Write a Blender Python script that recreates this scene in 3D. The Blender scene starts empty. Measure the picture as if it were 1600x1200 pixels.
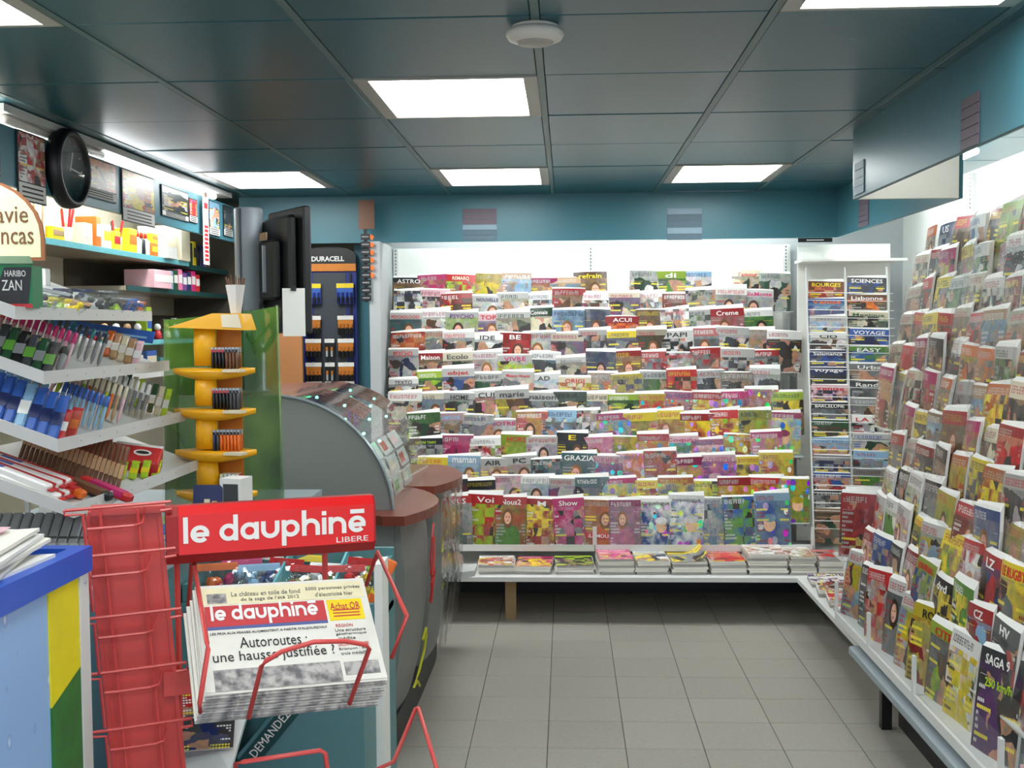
import bpy, math, random
from mathutils import Vector, Matrix
random.seed(7)
S = bpy.context.scene
COL = S.collection

# ---------------------------------------------------------------- camera
def set_camera():
    F, yaw, pitch, roll = 1785.0, math.radians(2.73), math.radians(2.88), math.radians(-0.45)
    f = Vector((-math.sin(yaw)*math.cos(pitch), math.cos(yaw)*math.cos(pitch), -math.sin(pitch)))
    rt = Vector((math.cos(yaw), math.sin(yaw), 0)); up = rt.cross(f)
    r2 = rt*math.cos(roll)+up*math.sin(roll); u2 = -rt*math.sin(roll)+up*math.cos(roll)
    cd = bpy.data.cameras.new('camera'); cd.sensor_width = 36; cd.lens = F/1600*36; cd.clip_start = .05
    o = bpy.data.objects.new('camera', cd); COL.objects.link(o)
    m = Matrix((r2, u2, -f)).transposed().to_4x4(); m.translation = Vector((0, 0, 1.62)); o.matrix_world = m
    S.camera = o
set_camera()

# ---------------------------------------------------------------- world and exposure
W = bpy.data.worlds.new('world'); S.world = W; W.use_nodes = True
W.node_tree.nodes['Background'].inputs[0].default_value = (.80, .88, 1, 1)
W.node_tree.nodes['Background'].inputs[1].default_value = .9
S.view_settings.view_transform = 'Standard'; S.view_settings.look = 'None'
S.view_settings.gamma = 1; S.view_settings.use_curve_mapping = False
S.view_settings.exposure = 0.75
S.cycles.transparent_max_bounces = 40
S.cycles.max_bounces = 7
TROFFER, TUBE = 9.5, 30.0

# ---------------------------------------------------------------- helpers
def sr(r, g, b):
    return tuple(((c/255)/12.92 if c/255 <= .04045 else ((c/255+.055)/1.055)**2.4) for c in (r, g, b))
MATS = {}
def nodes(name):
    m = bpy.data.materials.new(name); m.use_nodes = True; MATS[name] = m
    nt = m.node_tree; return m, nt, nt.nodes['Principled BSDF']
def mat(name, c=(200, 200, 200), rough=.5, metal=0., var=.08, scale=30., coat=0., spec=.5, bump=0.):
    if name in MATS: return MATS[name]
    m, nt, b = nodes(name); L = nt.links
    c = sr(*c)
    tc = nt.nodes.new('ShaderNodeTexCoord'); nz = nt.nodes.new('ShaderNodeTexNoise')
    nz.inputs['Scale'].default_value = scale; nz.inputs['Detail'].default_value = 3
    L.new(tc.outputs['Object'], nz.inputs['Vector'])
    mx = nt.nodes.new('ShaderNodeMix'); mx.data_type = 'RGBA'
    mx.inputs[6].default_value = (*[x*(1-var) for x in c], 1); mx.inputs[7].default_value = (*[min(1, x*(1+var)) for x in c], 1)
    L.new(nz.outputs['Fac'], mx.inputs[0]); L.new(mx.outputs[2], b.inputs['Base Color'])
    b.inputs['Roughness'].default_value = rough; b.inputs['Metallic'].default_value = metal
    b.inputs['Coat Weight'].default_value = coat; b.inputs['Specular IOR Level'].default_value = spec
    if bump:
        bp = nt.nodes.new('ShaderNodeBump'); bp.inputs['Strength'].default_value = bump; bp.inputs['Distance'].default_value = .004
        L.new(nz.outputs['Fac'], bp.inputs['Height']); L.new(bp.outputs[0], b.inputs['Normal'])
    return m
def emit(name, c, s):
    if name in MATS: return MATS[name]
    m, nt, b = nodes(name); b.inputs['Base Color'].default_value = (.9, .9, .9, 1)
    b.inputs['Emission Color'].default_value = (*c, 1); b.inputs['Emission Strength'].default_value = s; return m
def clear(name, tint=(.97, .98, .98), gloss=.1, rough=.06, haze=.0, bump=0., fk=.8):
    m, nt, b = nodes(name); L = nt.links; nt.nodes.remove(b)
    t = nt.nodes.new('ShaderNodeBsdfTransparent'); t.inputs[0].default_value = (*tint, 1)
    g = nt.nodes.new('ShaderNodeBsdfGlossy'); g.inputs['Roughness'].default_value = rough
    fr = nt.nodes.new('ShaderNodeFresnel'); ge = nt.nodes.new('ShaderNodeNewGeometry'); io = nt.nodes.new('ShaderNodeMapRange')   # same reflectance from both sides of a thin sheet
    io.inputs['To Min'].default_value = 1.45; io.inputs['To Max'].default_value = 1/1.45; L.new(ge.outputs['Backfacing'], io.inputs['Value']); L.new(io.outputs[0], fr.inputs['IOR'])
    if bump:
        nz = nt.nodes.new('ShaderNodeTexNoise'); nz.inputs['Scale'].default_value = 22
        tc = nt.nodes.new('ShaderNodeTexCoord'); L.new(tc.outputs['Object'], nz.inputs[0])
        bp = nt.nodes.new('ShaderNodeBump'); bp.inputs['Strength'].default_value = bump; bp.inputs['Distance'].default_value = .01
        L.new(nz.outputs['Fac'], bp.inputs['Height']); L.new(bp.outputs[0], g.inputs['Normal']); L.new(bp.outputs[0], fr.inputs['Normal'])
    a = nt.nodes.new('ShaderNodeMath'); a.operation = 'MULTIPLY_ADD'; a.inputs[1].default_value = fk; a.inputs[2].default_value = gloss
    a.use_clamp = True
    L.new(fr.outputs[0], a.inputs[0])
    mx = nt.nodes.new('ShaderNodeMixShader'); L.new(a.outputs[0], mx.inputs[0]); L.new(t.outputs[0], mx.inputs[1]); L.new(g.outputs[0], mx.inputs[2])
    out = mx.outputs[0]
    if haze:
        d = nt.nodes.new('ShaderNodeBsdfDiffuse'); d.inputs[0].default_value = (.8, .82, .84, 1)
        m2 = nt.nodes.new('ShaderNodeMixShader'); m2.inputs[0].default_value = haze
        L.new(out, m2.inputs[1]); L.new(d.outputs[0], m2.inputs[2]); out = m2.outputs[0]
    L.new(out, nt.nodes['Material Output'].inputs[0]); return m

class G:
    """collects faces; build() links them as one mesh object"""
    def __init__(s): s.v = []; s.f = []; s.uv = {}
    def add(s, v, f):
        n = len(s.v); s.v += [tuple(p) for p in v]; s.f += [tuple(i+n for i in q) for q in f]; return s
    def box(s, x0, x1, y0, y1, z0, z1, M=None):
        v = [Vector((x, y, z)) for x in (x0, x1) for y in (y0, y1) for z in (z0, z1)]
        if M is not None: v = [M @ p for p in v]
        return s.add(v, [(0, 1, 3, 2), (4, 6, 7, 5), (0, 4, 5, 1), (2, 3, 7, 6), (0, 2, 6, 4), (1, 5, 7, 3)])
    def bbox(s, x0, x1, y0, y1, z0, z1, b, M=None):
        """box with chamfered upright and top edges"""
        o = [(x0+b, y0), (x1-b, y0), (x1, y0+b), (x1, y1-b), (x1-b, y1), (x0+b, y1), (x0, y1-b), (x0, y0+b)]
        cx, cy = (x0+x1)/2, (y0+y1)/2
        def ins(p): return (p[0]+(b if p[0] < cx else -b), p[1]+(b if p[1] < cy else -b))
        rings = [[(*ins(p), z0) for p in o], [(*p, z0+b) for p in o], [(*p, z1-b) for p in o], [(*ins(p), z1) for p in o]]
        v = [Vector(p) for r in rings for p in r]
        if M is not None: v = [M @ p for p in v]
        f = [tuple(range(7, -1, -1)), tuple(range(24, 32))]
        for k in range(3):
            for i in range(8): f.append((k*8+i, k*8+(i+1) % 8, k*8+8+(i+1) % 8, k*8+8+i))
        return s.add(v, f)
    def tube(s, pts, r, n=6, closed=False):
        pts = [Vector(p) for p in pts]; N = len(pts); rings = []
        for i, p in enumerate(pts):
            a = pts[i-1] if (i or closed) else p; b = pts[(i+1) % N] if (i < N-1 or closed) else p
            d = (b-a).normalized(); h = Vector((0, 0, 1)) if abs(d.z) < .9 else Vector((1, 0, 0))
            x = d.cross(h).normalized(); y = d.cross(x)
            rr = r[i] if isinstance(r, (list, tuple)) else r
            rings.append([p+(x*math.cos(2*math.pi*k/n)+y*math.sin(2*math.pi*k/n))*rr for k in range(n)])
        v = [q for R in rings for q in R]; f = []
        for i in range(N if closed else N-1):
            j = (i+1) % N
            for k in range(n): f.append((i*n+k, i*n+(k+1) % n, j*n+(k+1) % n, j*n+k))
        if not closed: f += [tuple(range(n-1, -1, -1)), tuple(range((N-1)*n, N*n))]
        return s.add(v, f)
    def lathe(s, prof, n=24, M=None):
        v = []; f = []
        for r, z in prof:
            for k in range(n): v.append(Vector((r*math.cos(2*math.pi*k/n), r*math.sin(2*math.pi*k/n), z)))
        if M is not None: v = [M @ p for p in v]
        for i in range(len(prof)-1):
            for k in range(n): f.append((i*n+k, i*n+(k+1) % n, (i+1)*n+(k+1) % n, (i+1)*n+k))
        f += [tuple(range(n-1, -1, -1)), tuple(range((len(prof)-1)*n, len(prof)*n))]
        return s.add(v, f)
    def prism(s, poly, d, M=None):
        """polygon of 3-D points pushed along vector d"""
        p = [Vector(q) for q in poly]; d = Vector(d); n = len(p)
        v = p+[q+d for q in p]
        if M is not None: v = [M @ q for q in v]
        f = [tuple(range(n)), tuple(range(2*n-1, n-1, -1))]+[(i, i+n, (i+1) % n+n, (i+1) % n) for i in range(n)]
        return s.add(v, f)
    def quad(s, a, b, c, d):
        """face a,b,c,d with uv (0,0),(1,0),(1,1),(0,1)"""
        s.add([a, b, c, d], [(0, 1, 2, 3)]); s.uv[len(s.f)-1] = [(0, 0), (1, 0), (1, 1), (0, 1)]; return s
    def mesh(s, name, m, smooth=False):
        me = bpy.data.meshes.new(name); me.from_pydata(s.v, [], s.f)
        if s.uv:
            ul = me.uv_layers.new(name='UVMap')
            for i, q in s.uv.items():
                for k, li in enumerate(me.polygons[i].loop_indices): ul.data[li].uv = q[k]
        if smooth:
            for p in me.polygons: p.use_smooth = True
        me.materials.append(MATS[m] if isinstance(m, str) else m); me.update(); return me
    def build(s, name, m, parent=None, smooth=False):
        return obj(name, s.mesh(name, m, smooth), parent)
def obj(name, me, parent=None):
    o = bpy.data.objects.new(name, me); COL.objects.link(o)
    if parent is not None: o.parent = parent
    return o
def tag(o, label, cat, group=None):
    o['label'] = label; o['category'] = cat
    if group: o['group'] = group
    return o
def thing(name, label, cat, group=None, loc=(0, 0, 0), M=None):
    o = bpy.data.objects.new(name, None); COL.objects.link(o); o.empty_display_size = .05
    if M is not None: o.matrix_world = M
    else: o.location = loc
    return tag(o, label, cat, group)
def struct(o): o['kind'] = 'structure'; return o
def copy_thing(src, M):
    c = src.copy(); COL.objects.link(c); c.matrix_world = M
    for ch in src.children:
        d = ch.copy(); COL.objects.link(d); d.parent = c
        for g in ch.children: e = g.copy(); COL.objects.link(e); e.parent = d
    return c
def frame(o, x, y, z):
    """4x4 from origin and three axes"""
    m = Matrix((Vector(x), Vector(y), Vector(z))).transposed().to_4x4(); m.translation = Vector(o); return m
def RZ(a): return Matrix.Rotation(math.radians(a), 4, 'Z')
def RX(a): return Matrix.Rotation(math.radians(a), 4, 'X')
def RY(a): return Matrix.Rotation(math.radians(a), 4, 'Y')
def T(x, y, z): return Matrix.Translation((x, y, z))
_tc = {}
def text_me(s, w, m, h=None, bold=.012, bend=0., W=.2, depth=.0006):
    """lettering as a mesh standing in the xz plane, centred, facing -y, width w"""
    key = (s, w, m, h, bold, bend, W)
    if key in _tc: return _tc[key]
    cu = bpy.data.curves.new('lettering', 'FONT'); cu.body = s; cu.resolution_u = 2; cu.offset = bold; cu.extrude = .01
    o = bpy.data.objects.new('lettering', cu); me = bpy.data.meshes.new_from_object(o)
    bpy.data.objects.remove(o); bpy.data.curves.remove(cu)
    xs = [v.co.x for v in me.vertices]; ys = [v.co.y for v in me.vertices]
    x0, x1, y0, y1 = min(xs), max(xs), min(ys), max(ys); k = w/(x1-x0); kz = h/(y1-y0) if h else k
    for v in me.vertices:
        x = (v.co.x-(x0+x1)/2)*k; z = (v.co.y-(y0+y1)/2)*kz; d = -v.co.z*depth/.01
        v.co = (x, d+bend*(2*x/W)**2, z)
    me.materials.clear(); me.materials.append(MATS[m] if isinstance(m, str) else m); me.update(); _tc[key] = me; return me
ORD = ['first', 'second', 'third', 'fourth', 'fifth', 'sixth', 'seventh', 'eighth', 'ninth', 'tenth', 'eleventh', 'twelfth', 'thirteenth', 'fourteenth', 'fifteenth', 'sixteenth', 'seventeenth', 'eighteenth', 'nineteenth', 'twentieth', 'twenty-first', 'twenty-second']

# ---------------------------------------------------------------- materials
mat('teal_panel', (30, 88, 100), .31, var=.05, scale=6, spec=.55)
mat('teal_runner', (84, 112, 112), .4, var=.04)
mat('teal_fascia', (64, 120, 134), .38, var=.04, scale=4)
mat('teal_dark', (18, 70, 70), .5)
mat('teal_counter', (84, 132, 136), .45, var=.05)
mat('teal_edge', (110, 185, 195), .4)
mat('white_metal', (214, 214, 212), .42, var=.03)
mat('white_panel', (236, 236, 230), .5, var=.02)
mat('grey_panel', (178, 182, 184), .5, var=.03)
mat('cream_wall', (202, 194, 172), .7, var=.04)
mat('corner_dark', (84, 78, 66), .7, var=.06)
mat('grey_shelf', (150, 160, 166), .5, var=.04)
mat('dark', (26, 28, 30), .5)
mat('black', (14, 14, 16), .4)
mat('slot', (50, 50, 46), .6)
mat('grout', (92, 90, 84), .85)
mat('wood_post', (150, 122, 84), .6, var=.15, scale=18)
mat('paper', (226, 222, 212), .75, var=.05, scale=60)
mat('paper_white', (228, 226, 222), .7, var=.02)
mat('paper_grey', (170, 166, 160), .8, var=.12, scale=120)
mat('frame_grey', (170, 168, 160), .4, var=.05)
mat('plastic_white', (222, 216, 208), .4, var=.03)
emit('troffer_glow', (.95, 1, 1), TROFFER)
emit('tube_glow', (1, .99, .95), TUBE)
emit('strip_glow', (1, 1, 1), 7.); emit('side_tube_glow', (1, 1, .93), TUBE*.3)
clear('acrylic', gloss=.012, rough=.06, haze=.004, fk=.3)
clear('sleeve', gloss=.03, rough=.08, haze=.006, bump=1., fk=.55)
clear('glass', gloss=.06, rough=.03)
clear('wrap', tint=(.96, .98, .98), gloss=.05, rough=.08, haze=.01, bump=.5)
clear('hood_clear', tint=(.95, .98, .97), gloss=.02, rough=.04, haze=.01, bump=.12)
def tile_mat():
    m, nt, b = nodes('floor_tile'); L = nt.links
    tc = nt.nodes.new('ShaderNodeTexCoord'); nz = nt.nodes.new('ShaderNodeTexNoise'); nz.inputs['Scale'].default_value = 55; nz.inputs['Detail'].default_value = 6
    L.new(tc.outputs['Object'], nz.inputs[0]); oi = nt.nodes.new('ShaderNodeObjectInfo')
    r = nt.nodes.new('ShaderNodeMix'); r.data_type = 'RGBA'
    r.inputs[6].default_value = (*sr(140, 136, 126), 1); r.inputs[7].default_value = (*sr(168, 164, 154), 1)
    a = nt.nodes.new('ShaderNodeMath'); a.operation = 'MULTIPLY_ADD'; a.inputs[1].default_value = .25
    L.new(oi.outputs['Random'], a.inputs[0]); s = nt.nodes.new('ShaderNodeMath'); s.operation = 'MULTIPLY'; s.inputs[1].default_value = .75
    L.new(nz.outputs['Fac'], s.inputs[0]); L.new(s.outputs[0], a.inputs[2]); L.new(a.outputs[0], r.inputs[0])
    L.new(r.outputs[2], b.inputs['Base Color']); b.inputs['Roughness'].default_value = .42
    bp = nt.nodes.new('ShaderNodeBump'); bp.inputs['Strength'].default_value = .15; bp.inputs['Distance'].default_value = .002
    L.new(nz.outputs['Fac'], bp.inputs['Height']); L.new(bp.outputs[0], b.inputs['Normal'])
tile_mat()

def print_mat(name, rough=.3):
    """printed cover: colours and layout come from each object's own properties"""
    m, nt, b = nodes(name); L = nt.links
    def N(t): return nt.nodes.new(t)
    def M(op, a, bb=0., c=None):
        n = N('ShaderNodeMath'); n.operation = op
        for i, q in enumerate((a, bb, c)):
            if q is None: continue
            if isinstance(q, (int, float)): n.inputs[i].default_value = q
            else: L.new(q, n.inputs[i])
        return n.outputs[0]
    def MIX(f, a, bb):
        n = N('ShaderNodeMix'); n.data_type = 'RGBA'
        for i, q in ((0, f), (6, a), (7, bb)):
            if isinstance(q, (int, float)): n.inputs[i].default_value = q
            elif isinstance(q, tuple): n.inputs[i].default_value = (*q, 1)
            else: L.new(q, n.inputs[i])
        return n.outputs[2]
    def A(nm, out):
        n = N('ShaderNodeAttribute'); n.attribute_type = 'OBJECT'; n.attribute_name = nm; return n.outputs[out]
    uvn = N('ShaderNodeUVMap'); sep = N('ShaderNodeSeparateXYZ'); L.new(uvn.outputs[0], sep.inputs[0]); u, v = sep.outputs[0], sep.outputs[1]
    c1, c2, c3, c4 = A('c1', 'Color'), A('c2', 'Color'), A('c3', 'Color'), A('c4', 'Color')
    sd, dz, tx, mh = A('sd', 'Fac'), A('dz', 'Fac'), A('tx', 'Fac'), A('mh', 'Fac')
    cb = N('ShaderNodeCombineXYZ'); L.new(u, cb.inputs[0]); L.new(v, cb.inputs[1]); L.new(sd, cb.inputs[2])
    nz = N('ShaderNodeTexNoise'); nz.inputs['Scale'].default_value = 3.2; nz.inputs['Detail'].default_value = 3; L.new(cb.outputs[0], nz.inputs[0])
    n1 = M('SMOOTHSTEP', nz.outputs['Fac'], .42, .58) if False else nz.outputs['Fac']
    n1 = M('MULTIPLY', M('SUBTRACT', n1, .4), 5.); n1 = M('MINIMUM', M('MAXIMUM', n1, 0.), 1.)
    base = MIX(n1, c1, c2)
    def ell(cx, cy, rx, ry):
        a = M('POWER', M('DIVIDE', M('SUBTRACT', u, cx), rx), 2.); bb = M('POWER', M('DIVIDE', M('SUBTRACT', v, cy), ry), 2.)
        return M('LESS_THAN', M('ADD', a, bb), 1.)
    ox = M('MULTIPLY_ADD', M('FRACT', M('MULTIPLY', sd, 7.31)), .3, .38)
    isP = M('LESS_THAN', dz, .5); isL = M('COMPARE', dz, 1., .3); isK = M('COMPARE', dz, 2., .3); isB = M('GREATER_THAN', dz, 2.5)
    P = MIX(0., c1, c1); P = MIX(M('MULTIPLY_ADD', n1, .4, .25), c1, c2)
    P = MIX(ell(M('ADD', ox, 0.), .10, .40, .34), P, c2)
    P = MIX(ell(ox, .55, .17, .20), P, MIX(M('FRACT', M('MULTIPLY', sd, 3.7)), sr(38, 24, 20), sr(150, 96, 44)))
    P = MIX(ell(ox, .56, .105, .125), P, sr(224, 172, 146))
    P = MIX(ell(M('SUBTRACT', ox, .042), .585, .022, .010), P, sr(90, 60, 54)); P = MIX(ell(M('ADD', ox, .042), .585, .022, .010), P, sr(90, 60, 54))
    P = MIX(ell(ox, .50, .035, .011), P, sr(176, 92, 90))
    wp = N('ShaderNodeVectorMath'); wp.operation = 'MULTIPLY_ADD'; L.new(nz.outputs['Color'], wp.inputs[0]); wp.inputs[1].default_value = (.35, .35, 0); L.new(cb.outputs[0], wp.inputs[2])
    v2 = N('ShaderNodeTexVoronoi'); v2.inputs['Scale'].default_value = 3.6; v2.feature = 'F1'; L.new(wp.outputs[0], v2.inputs[0])
    sc = N('ShaderNodeSeparateColor'); L.new(v2.outputs['Color'], sc.inputs[0]); rv = sc.outputs[0]
    pic = MIX(M('GREATER_THAN', rv, .30), c2, MIX(.35, c1, sr(120, 112, 104))); pic = MIX(M('GREATER_THAN', rv, .55), pic, sr(52, 44, 42)); pic = MIX(M('GREATER_THAN', rv, .70), pic, sr(178, 132, 106)); pic = MIX(M('GREATER_THAN', rv, .86), pic, c3)
    hz = M('LESS_THAN', v, M('MULTIPLY_ADD', nz.outputs['Fac'], .3, .63))  # darker picture below the masthead: print, also standing in for shade between tiers
    Lc = MIX(hz, MIX(.5, c1, c2), pic)
    vo = N('ShaderNodeTexVoronoi'); vo.inputs['Scale'].default_value = 4.5; L.new(cb.outputs[0], vo.inputs[0])
    hs = N('ShaderNodeHueSaturation'); hs.inputs['Saturation'].default_value = 1.25; hs.inputs['Value'].default_value = 1.1; L.new(vo.outputs['Color'], hs.inputs['Color'])
    K = MIX(M('LESS_THAN', vo.outputs['Distance'], .36), base, hs.outputs[0])
    K = MIX(ell(ox, .4, .17, .14), K, sr(240, 190, 150)); K = MIX(ell(ox, .52, .19, .08), K, c3)
    blk = M('GREATER_THAN', M('FRACT', M('MULTIPLY', v, 2.7)), .5); blu = M('GREATER_THAN', M('FRACT', M('MULTIPLY_ADD', u, 1.9, sd)), .5)
    B = MIX(M('ABSOLUTE', M('SUBTRACT', blk, blu)), pic, MIX(n1, c3, c2))
    col = MIX(isL, MIX(isP, B, P), Lc); col = MIX(isK, col, K)
    det = N('ShaderNodeTexNoise'); det.inputs['Scale'].default_value = 7.5; det.inputs['Detail'].default_value = 2.5; L.new(cb.outputs[0], det.inputs[0])
    hue = N('ShaderNodeHueSaturation'); hue.inputs['Saturation'].default_value = 2.6; hue.inputs['Value'].default_value = 1.15; L.new(det.outputs['Color'], hue.inputs['Color'])
    mu = N('ShaderNodeMix'); mu.data_type = 'RGBA'; mu.blend_type = 'OVERLAY'; mu.inputs[0].default_value = .16; L.new(col, mu.inputs[6]); L.new(hue.outputs[0], mu.inputs[7]); col = mu.outputs[2]
    dm = M('MULTIPLY_ADD', det.outputs['Fac'], .8, .55)
    vm = N('ShaderNodeVectorMath'); vm.operation = 'SCALE'; L.new(col, vm.inputs[0]); L.new(dm, vm.inputs['Scale']); col = vm.outputs[0]
    # small lines of print down both sides
    row = M('FLOOR', M('MULTIPLY', v, 15.)); wn = N('ShaderNodeTexWhiteNoise'); wn.noise_dimensions = '2D'
    cc = N('ShaderNodeCombineXYZ'); L.new(row, cc.inputs[0]); L.new(sd, cc.inputs[1]); L.new(cc.outputs[0], wn.inputs['Vector'])
    ln = M('MULTIPLY', M('LESS_THAN', M('FRACT', M('MULTIPLY', v, 15.)), .55), M('LESS_THAN', v, .74))
    side = M('MAXIMUM', M('MULTIPLY', M('LESS_THAN', u, M('MULTIPLY', wn.outputs['Value'], .42)), M('GREATER_THAN', u, .05)),
             M('MULTIPLY', M('GREATER_THAN', u, M('SUBTRACT', 1.25, M('MULTIPLY', wn.outputs['Value'], .6))), M('LESS_THAN', u, .95)))
    gl = M('GREATER_THAN', M('FRACT', M('MULTIPLY', u, 23.)), .28)
    ln = M('MULTIPLY', M('MULTIPLY', ln, side), gl)
    col = MIX(ln, col, MIX(M('GREATER_THAN', wn.outputs['Value'], .84), c4, sr(240, 222, 60)))
    # masthead band and its lettering
    col = MIX(M('MULTIPLY', M('GREATER_THAN', v, M('MULTIPLY_ADD', M('FRACT', M('MULTIPLY', sd, 2.3)), .08, .80)), mh), col, c3)
    lu = M('ADD', M('MULTIPLY', u, M('MULTIPLY_ADD', M('FRACT', M('MULTIPLY', sd, 5.3)), 5., 8.)), sd); lx = M('FRACT', lu); lt = M('DIVIDE', M('SUBTRACT', v, .86), .09)
    lw = N('ShaderNodeTexWhiteNoise'); lw.noise_dimensions = '2D'; lc = N('ShaderNodeCombineXYZ'); L.new(M('FLOOR', lu), lc.inputs[0]); L.new(sd, lc.inputs[1]); L.new(lc.outputs[0], lw.inputs['Vector'])
    r1 = lw.outputs['Value']; r2 = M('FRACT', M('MULTIPLY', r1, 17.))
    stem = M('LESS_THAN', lx, .2); rs = M('MULTIPLY', M('LESS_THAN', M('ABSOLUTE', M('SUBTRACT', lx, .64)), .12), M('GREATER_THAN', r1, .45))
    inx = M('LESS_THAN', lx, .74); bar = M('MULTIPLY', M('GREATER_THAN', lt, .8), M('GREATER_THAN', r2, .25)); bar = M('MAXIMUM', bar, M('MULTIPLY', M('LESS_THAN', M('ABSOLUTE', M('SUBTRACT', lt, .5)), .1), M('LESS_THAN', r1, .75)))
    bar = M('MAXIMUM', bar, M('MULTIPLY', M('LESS_THAN', lt, .2), M('LESS_THAN', r2, .6)))
    let = M('MAXIMUM', M('MAXIMUM', stem, rs), M('MULTIPLY', bar, inx)); let = M('MULTIPLY', let, M('MULTIPLY', M('GREATER_THAN', lt, 0.), M('LESS_THAN', lt, 1.)))
    let = M('MULTIPLY', let, M('MULTIPLY', M('GREATER_THAN', u, .06), M('LESS_THAN', u, M('MULTIPLY_ADD', M('FRACT', M('MULTIPLY', sd, 1.7)), .4, .55))))
    col = MIX(M('MULTIPLY', M('MULTIPLY', let, M('SUBTRACT', 1., tx)), .8), col, c4)
    L.new(col, b.inputs['Base Color']); b.inputs['Roughness'].default_value = rough
    return m
print_mat('cover_print', .32)

# ---------------------------------------------------------------- the room
def room():
    fl = struct(G().box(-2.6, 2.25, -2.2, 7.45, -.08, -.004).build('floor', 'grout'))
    tm = G().bbox(-.1485, .1485, -.1485, .1485, -.004, .0, .0012).mesh('tile', 'floor_tile')
    for i in range(-6, 8):
        for j in range(11, 24):
            if j < 14 and (i > 4 or i < -3): continue
            o = obj('tile', tm, fl); o.location = (-.08+.3*i+.15, .12+.3*j+.15, 0)
    far = G()
    for i in range(-8, 8):
        for j in range(-7, 24):
            if -6 <= i < 8 and 11 <= j and not (j < 14 and (i > 4 or i < -3)): continue
            x, y = -.08+.3*i+.15, .12+.3*j+.15; far.box(x-.1485, x+.1485, y-.1485, y+.1485, -.004, 0)
    o = far.build('tile_field', 'floor_tile', fl); o['kind'] = 'stuff'
    ce = struct(G().box(-2.6, 2.25, -2.2, 7.45, 2.424, 2.5).build('ceiling', 'dark'))
    xs = [-2.5, -1.885, -1.285, -.685, -.075, .53, 1.13, 1.73, 2.2]; ys = [-2.2, -1.19, -.5, .19, .88, 1.57, 2.26, 2.95, 3.645, 4.335, 5.03, 5.725, 6.42, 7.4]
    lights = {(3, 8), (3, 11), (5, 11), (1, 11), (1, 6), (5, 6), (3, 4), (1, 2), (5, 2), (3, 1)}  # last four are unseen, added behind the camera as extra light sources
    k = 0
    for i in range(len(xs)-1):
        if i: G().box(xs[i]-.011, xs[i]+.011, -2.2, 7.4, 2.409, 2.424).build('runner_bar', 'teal_runner', ce)
        for j in range(len(ys)-1):
            x0, x1, y0, y1 = xs[i]+.012, xs[i+1]-.012, ys[j]+.004, ys[j+1]-.004
            if (i, j) in lights: troffer(x0, x1, y0, y1, (i, j)); continue
            dz = random.uniform(-.0015, .0015)
            G().bbox(x0, x1, y0, y1, 2.4105+dz, 2.424, .003).build('ceiling_panel', 'teal_panel', ce)
    def wall(n, m, *b): return struct(G().box(*b).build(n, m))
    wall('wall_back', 'grey_panel', -2.6, 2.25, 7.33, 7.45, 0, 2.424)
    wall('wall_right', 'white_panel', 2.12, 2.25, -2.2, 7.33, 0, 2.424)
    wall('wall_left', 'cream_wall', -2.6, -2.5, -2.2, 7.33, 0, 2.424)
    wall('trim_1', 'teal_fascia', -1.97, 1.6, 6.86, 6.885, 2.13, 2.41)
    wall('trim_2', 'teal_fascia', 1.6, 1.625, 4.79, 6.885, 2.13, 2.41)
    t = wall('trim_3', 'teal_fascia', 1.18, 1.2, -1.5, 4.79, 2.13, 2.41)
    G().box(1.2, 1.6, 4.765, 4.79, 2.13, 2.41).build('return_panel', 'white_panel', t)
    G().box(1.2, 1.203, -1.5, 4.765, 2.135, 2.41).build('inner_lining', 'white_panel', t)
    wall('trim_4', 'teal_fascia', -1.97, -1.95, -1.0, 6.86, 2.128, 2.335)
    wall('trim_5', 'teal_fascia', -1.30, -1.165, 7.0, 7.33, 0, 2.13)
    wall('wall_partition', 'grey_panel', -1.165, -1.10, 6.75, 7.33, 0, 2.13)
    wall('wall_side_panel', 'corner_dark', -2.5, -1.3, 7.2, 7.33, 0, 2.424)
LN = {(3, 8): 'square ceiling light nearest the smoke detector', (3, 11): 'square ceiling light above the middle of the back rack', (5, 11): 'square ceiling light at far right, above the travel guides',
      (1, 11): 'square ceiling light at far left by the hanging price strip', (1, 6): 'square ceiling light cut by the top left corner of the picture', (5, 6): 'square ceiling light cut by the top edge at right'}
def troffer(x0, x1, y0, y1, key):
    t = thing('ceiling_light', LN.get(key) or 'unseen square ceiling light added behind the photographer, '+{4: 'closest overhead in the middle', 2: ('over the left side' if key[0] == 1 else 'over the right side'), 1: 'farthest back in the middle'}[key[1]], 'ceiling light', 'square ceiling lights', ((x0+x1)/2, (y0+y1)/2, 2.41))
    a, d = (x1-x0)/2, (y1-y0)/2; b, e = .045, .02
    g = G().box(-a, -a+b, -d, d, -.004, .012).box(a-b, a, -d, d, -.004, .012).box(-a+b, a-b, -d, -d+e, -.004, .012).box(-a+b, a-b, d-e, d, -.004, .012)
    g.build('frame', 'frame_grey', t)
    G().box(-a+b, a-b, -d+e, d-e, .004, .008).build('diffuser', 'troffer_glow', t)
room()

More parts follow.
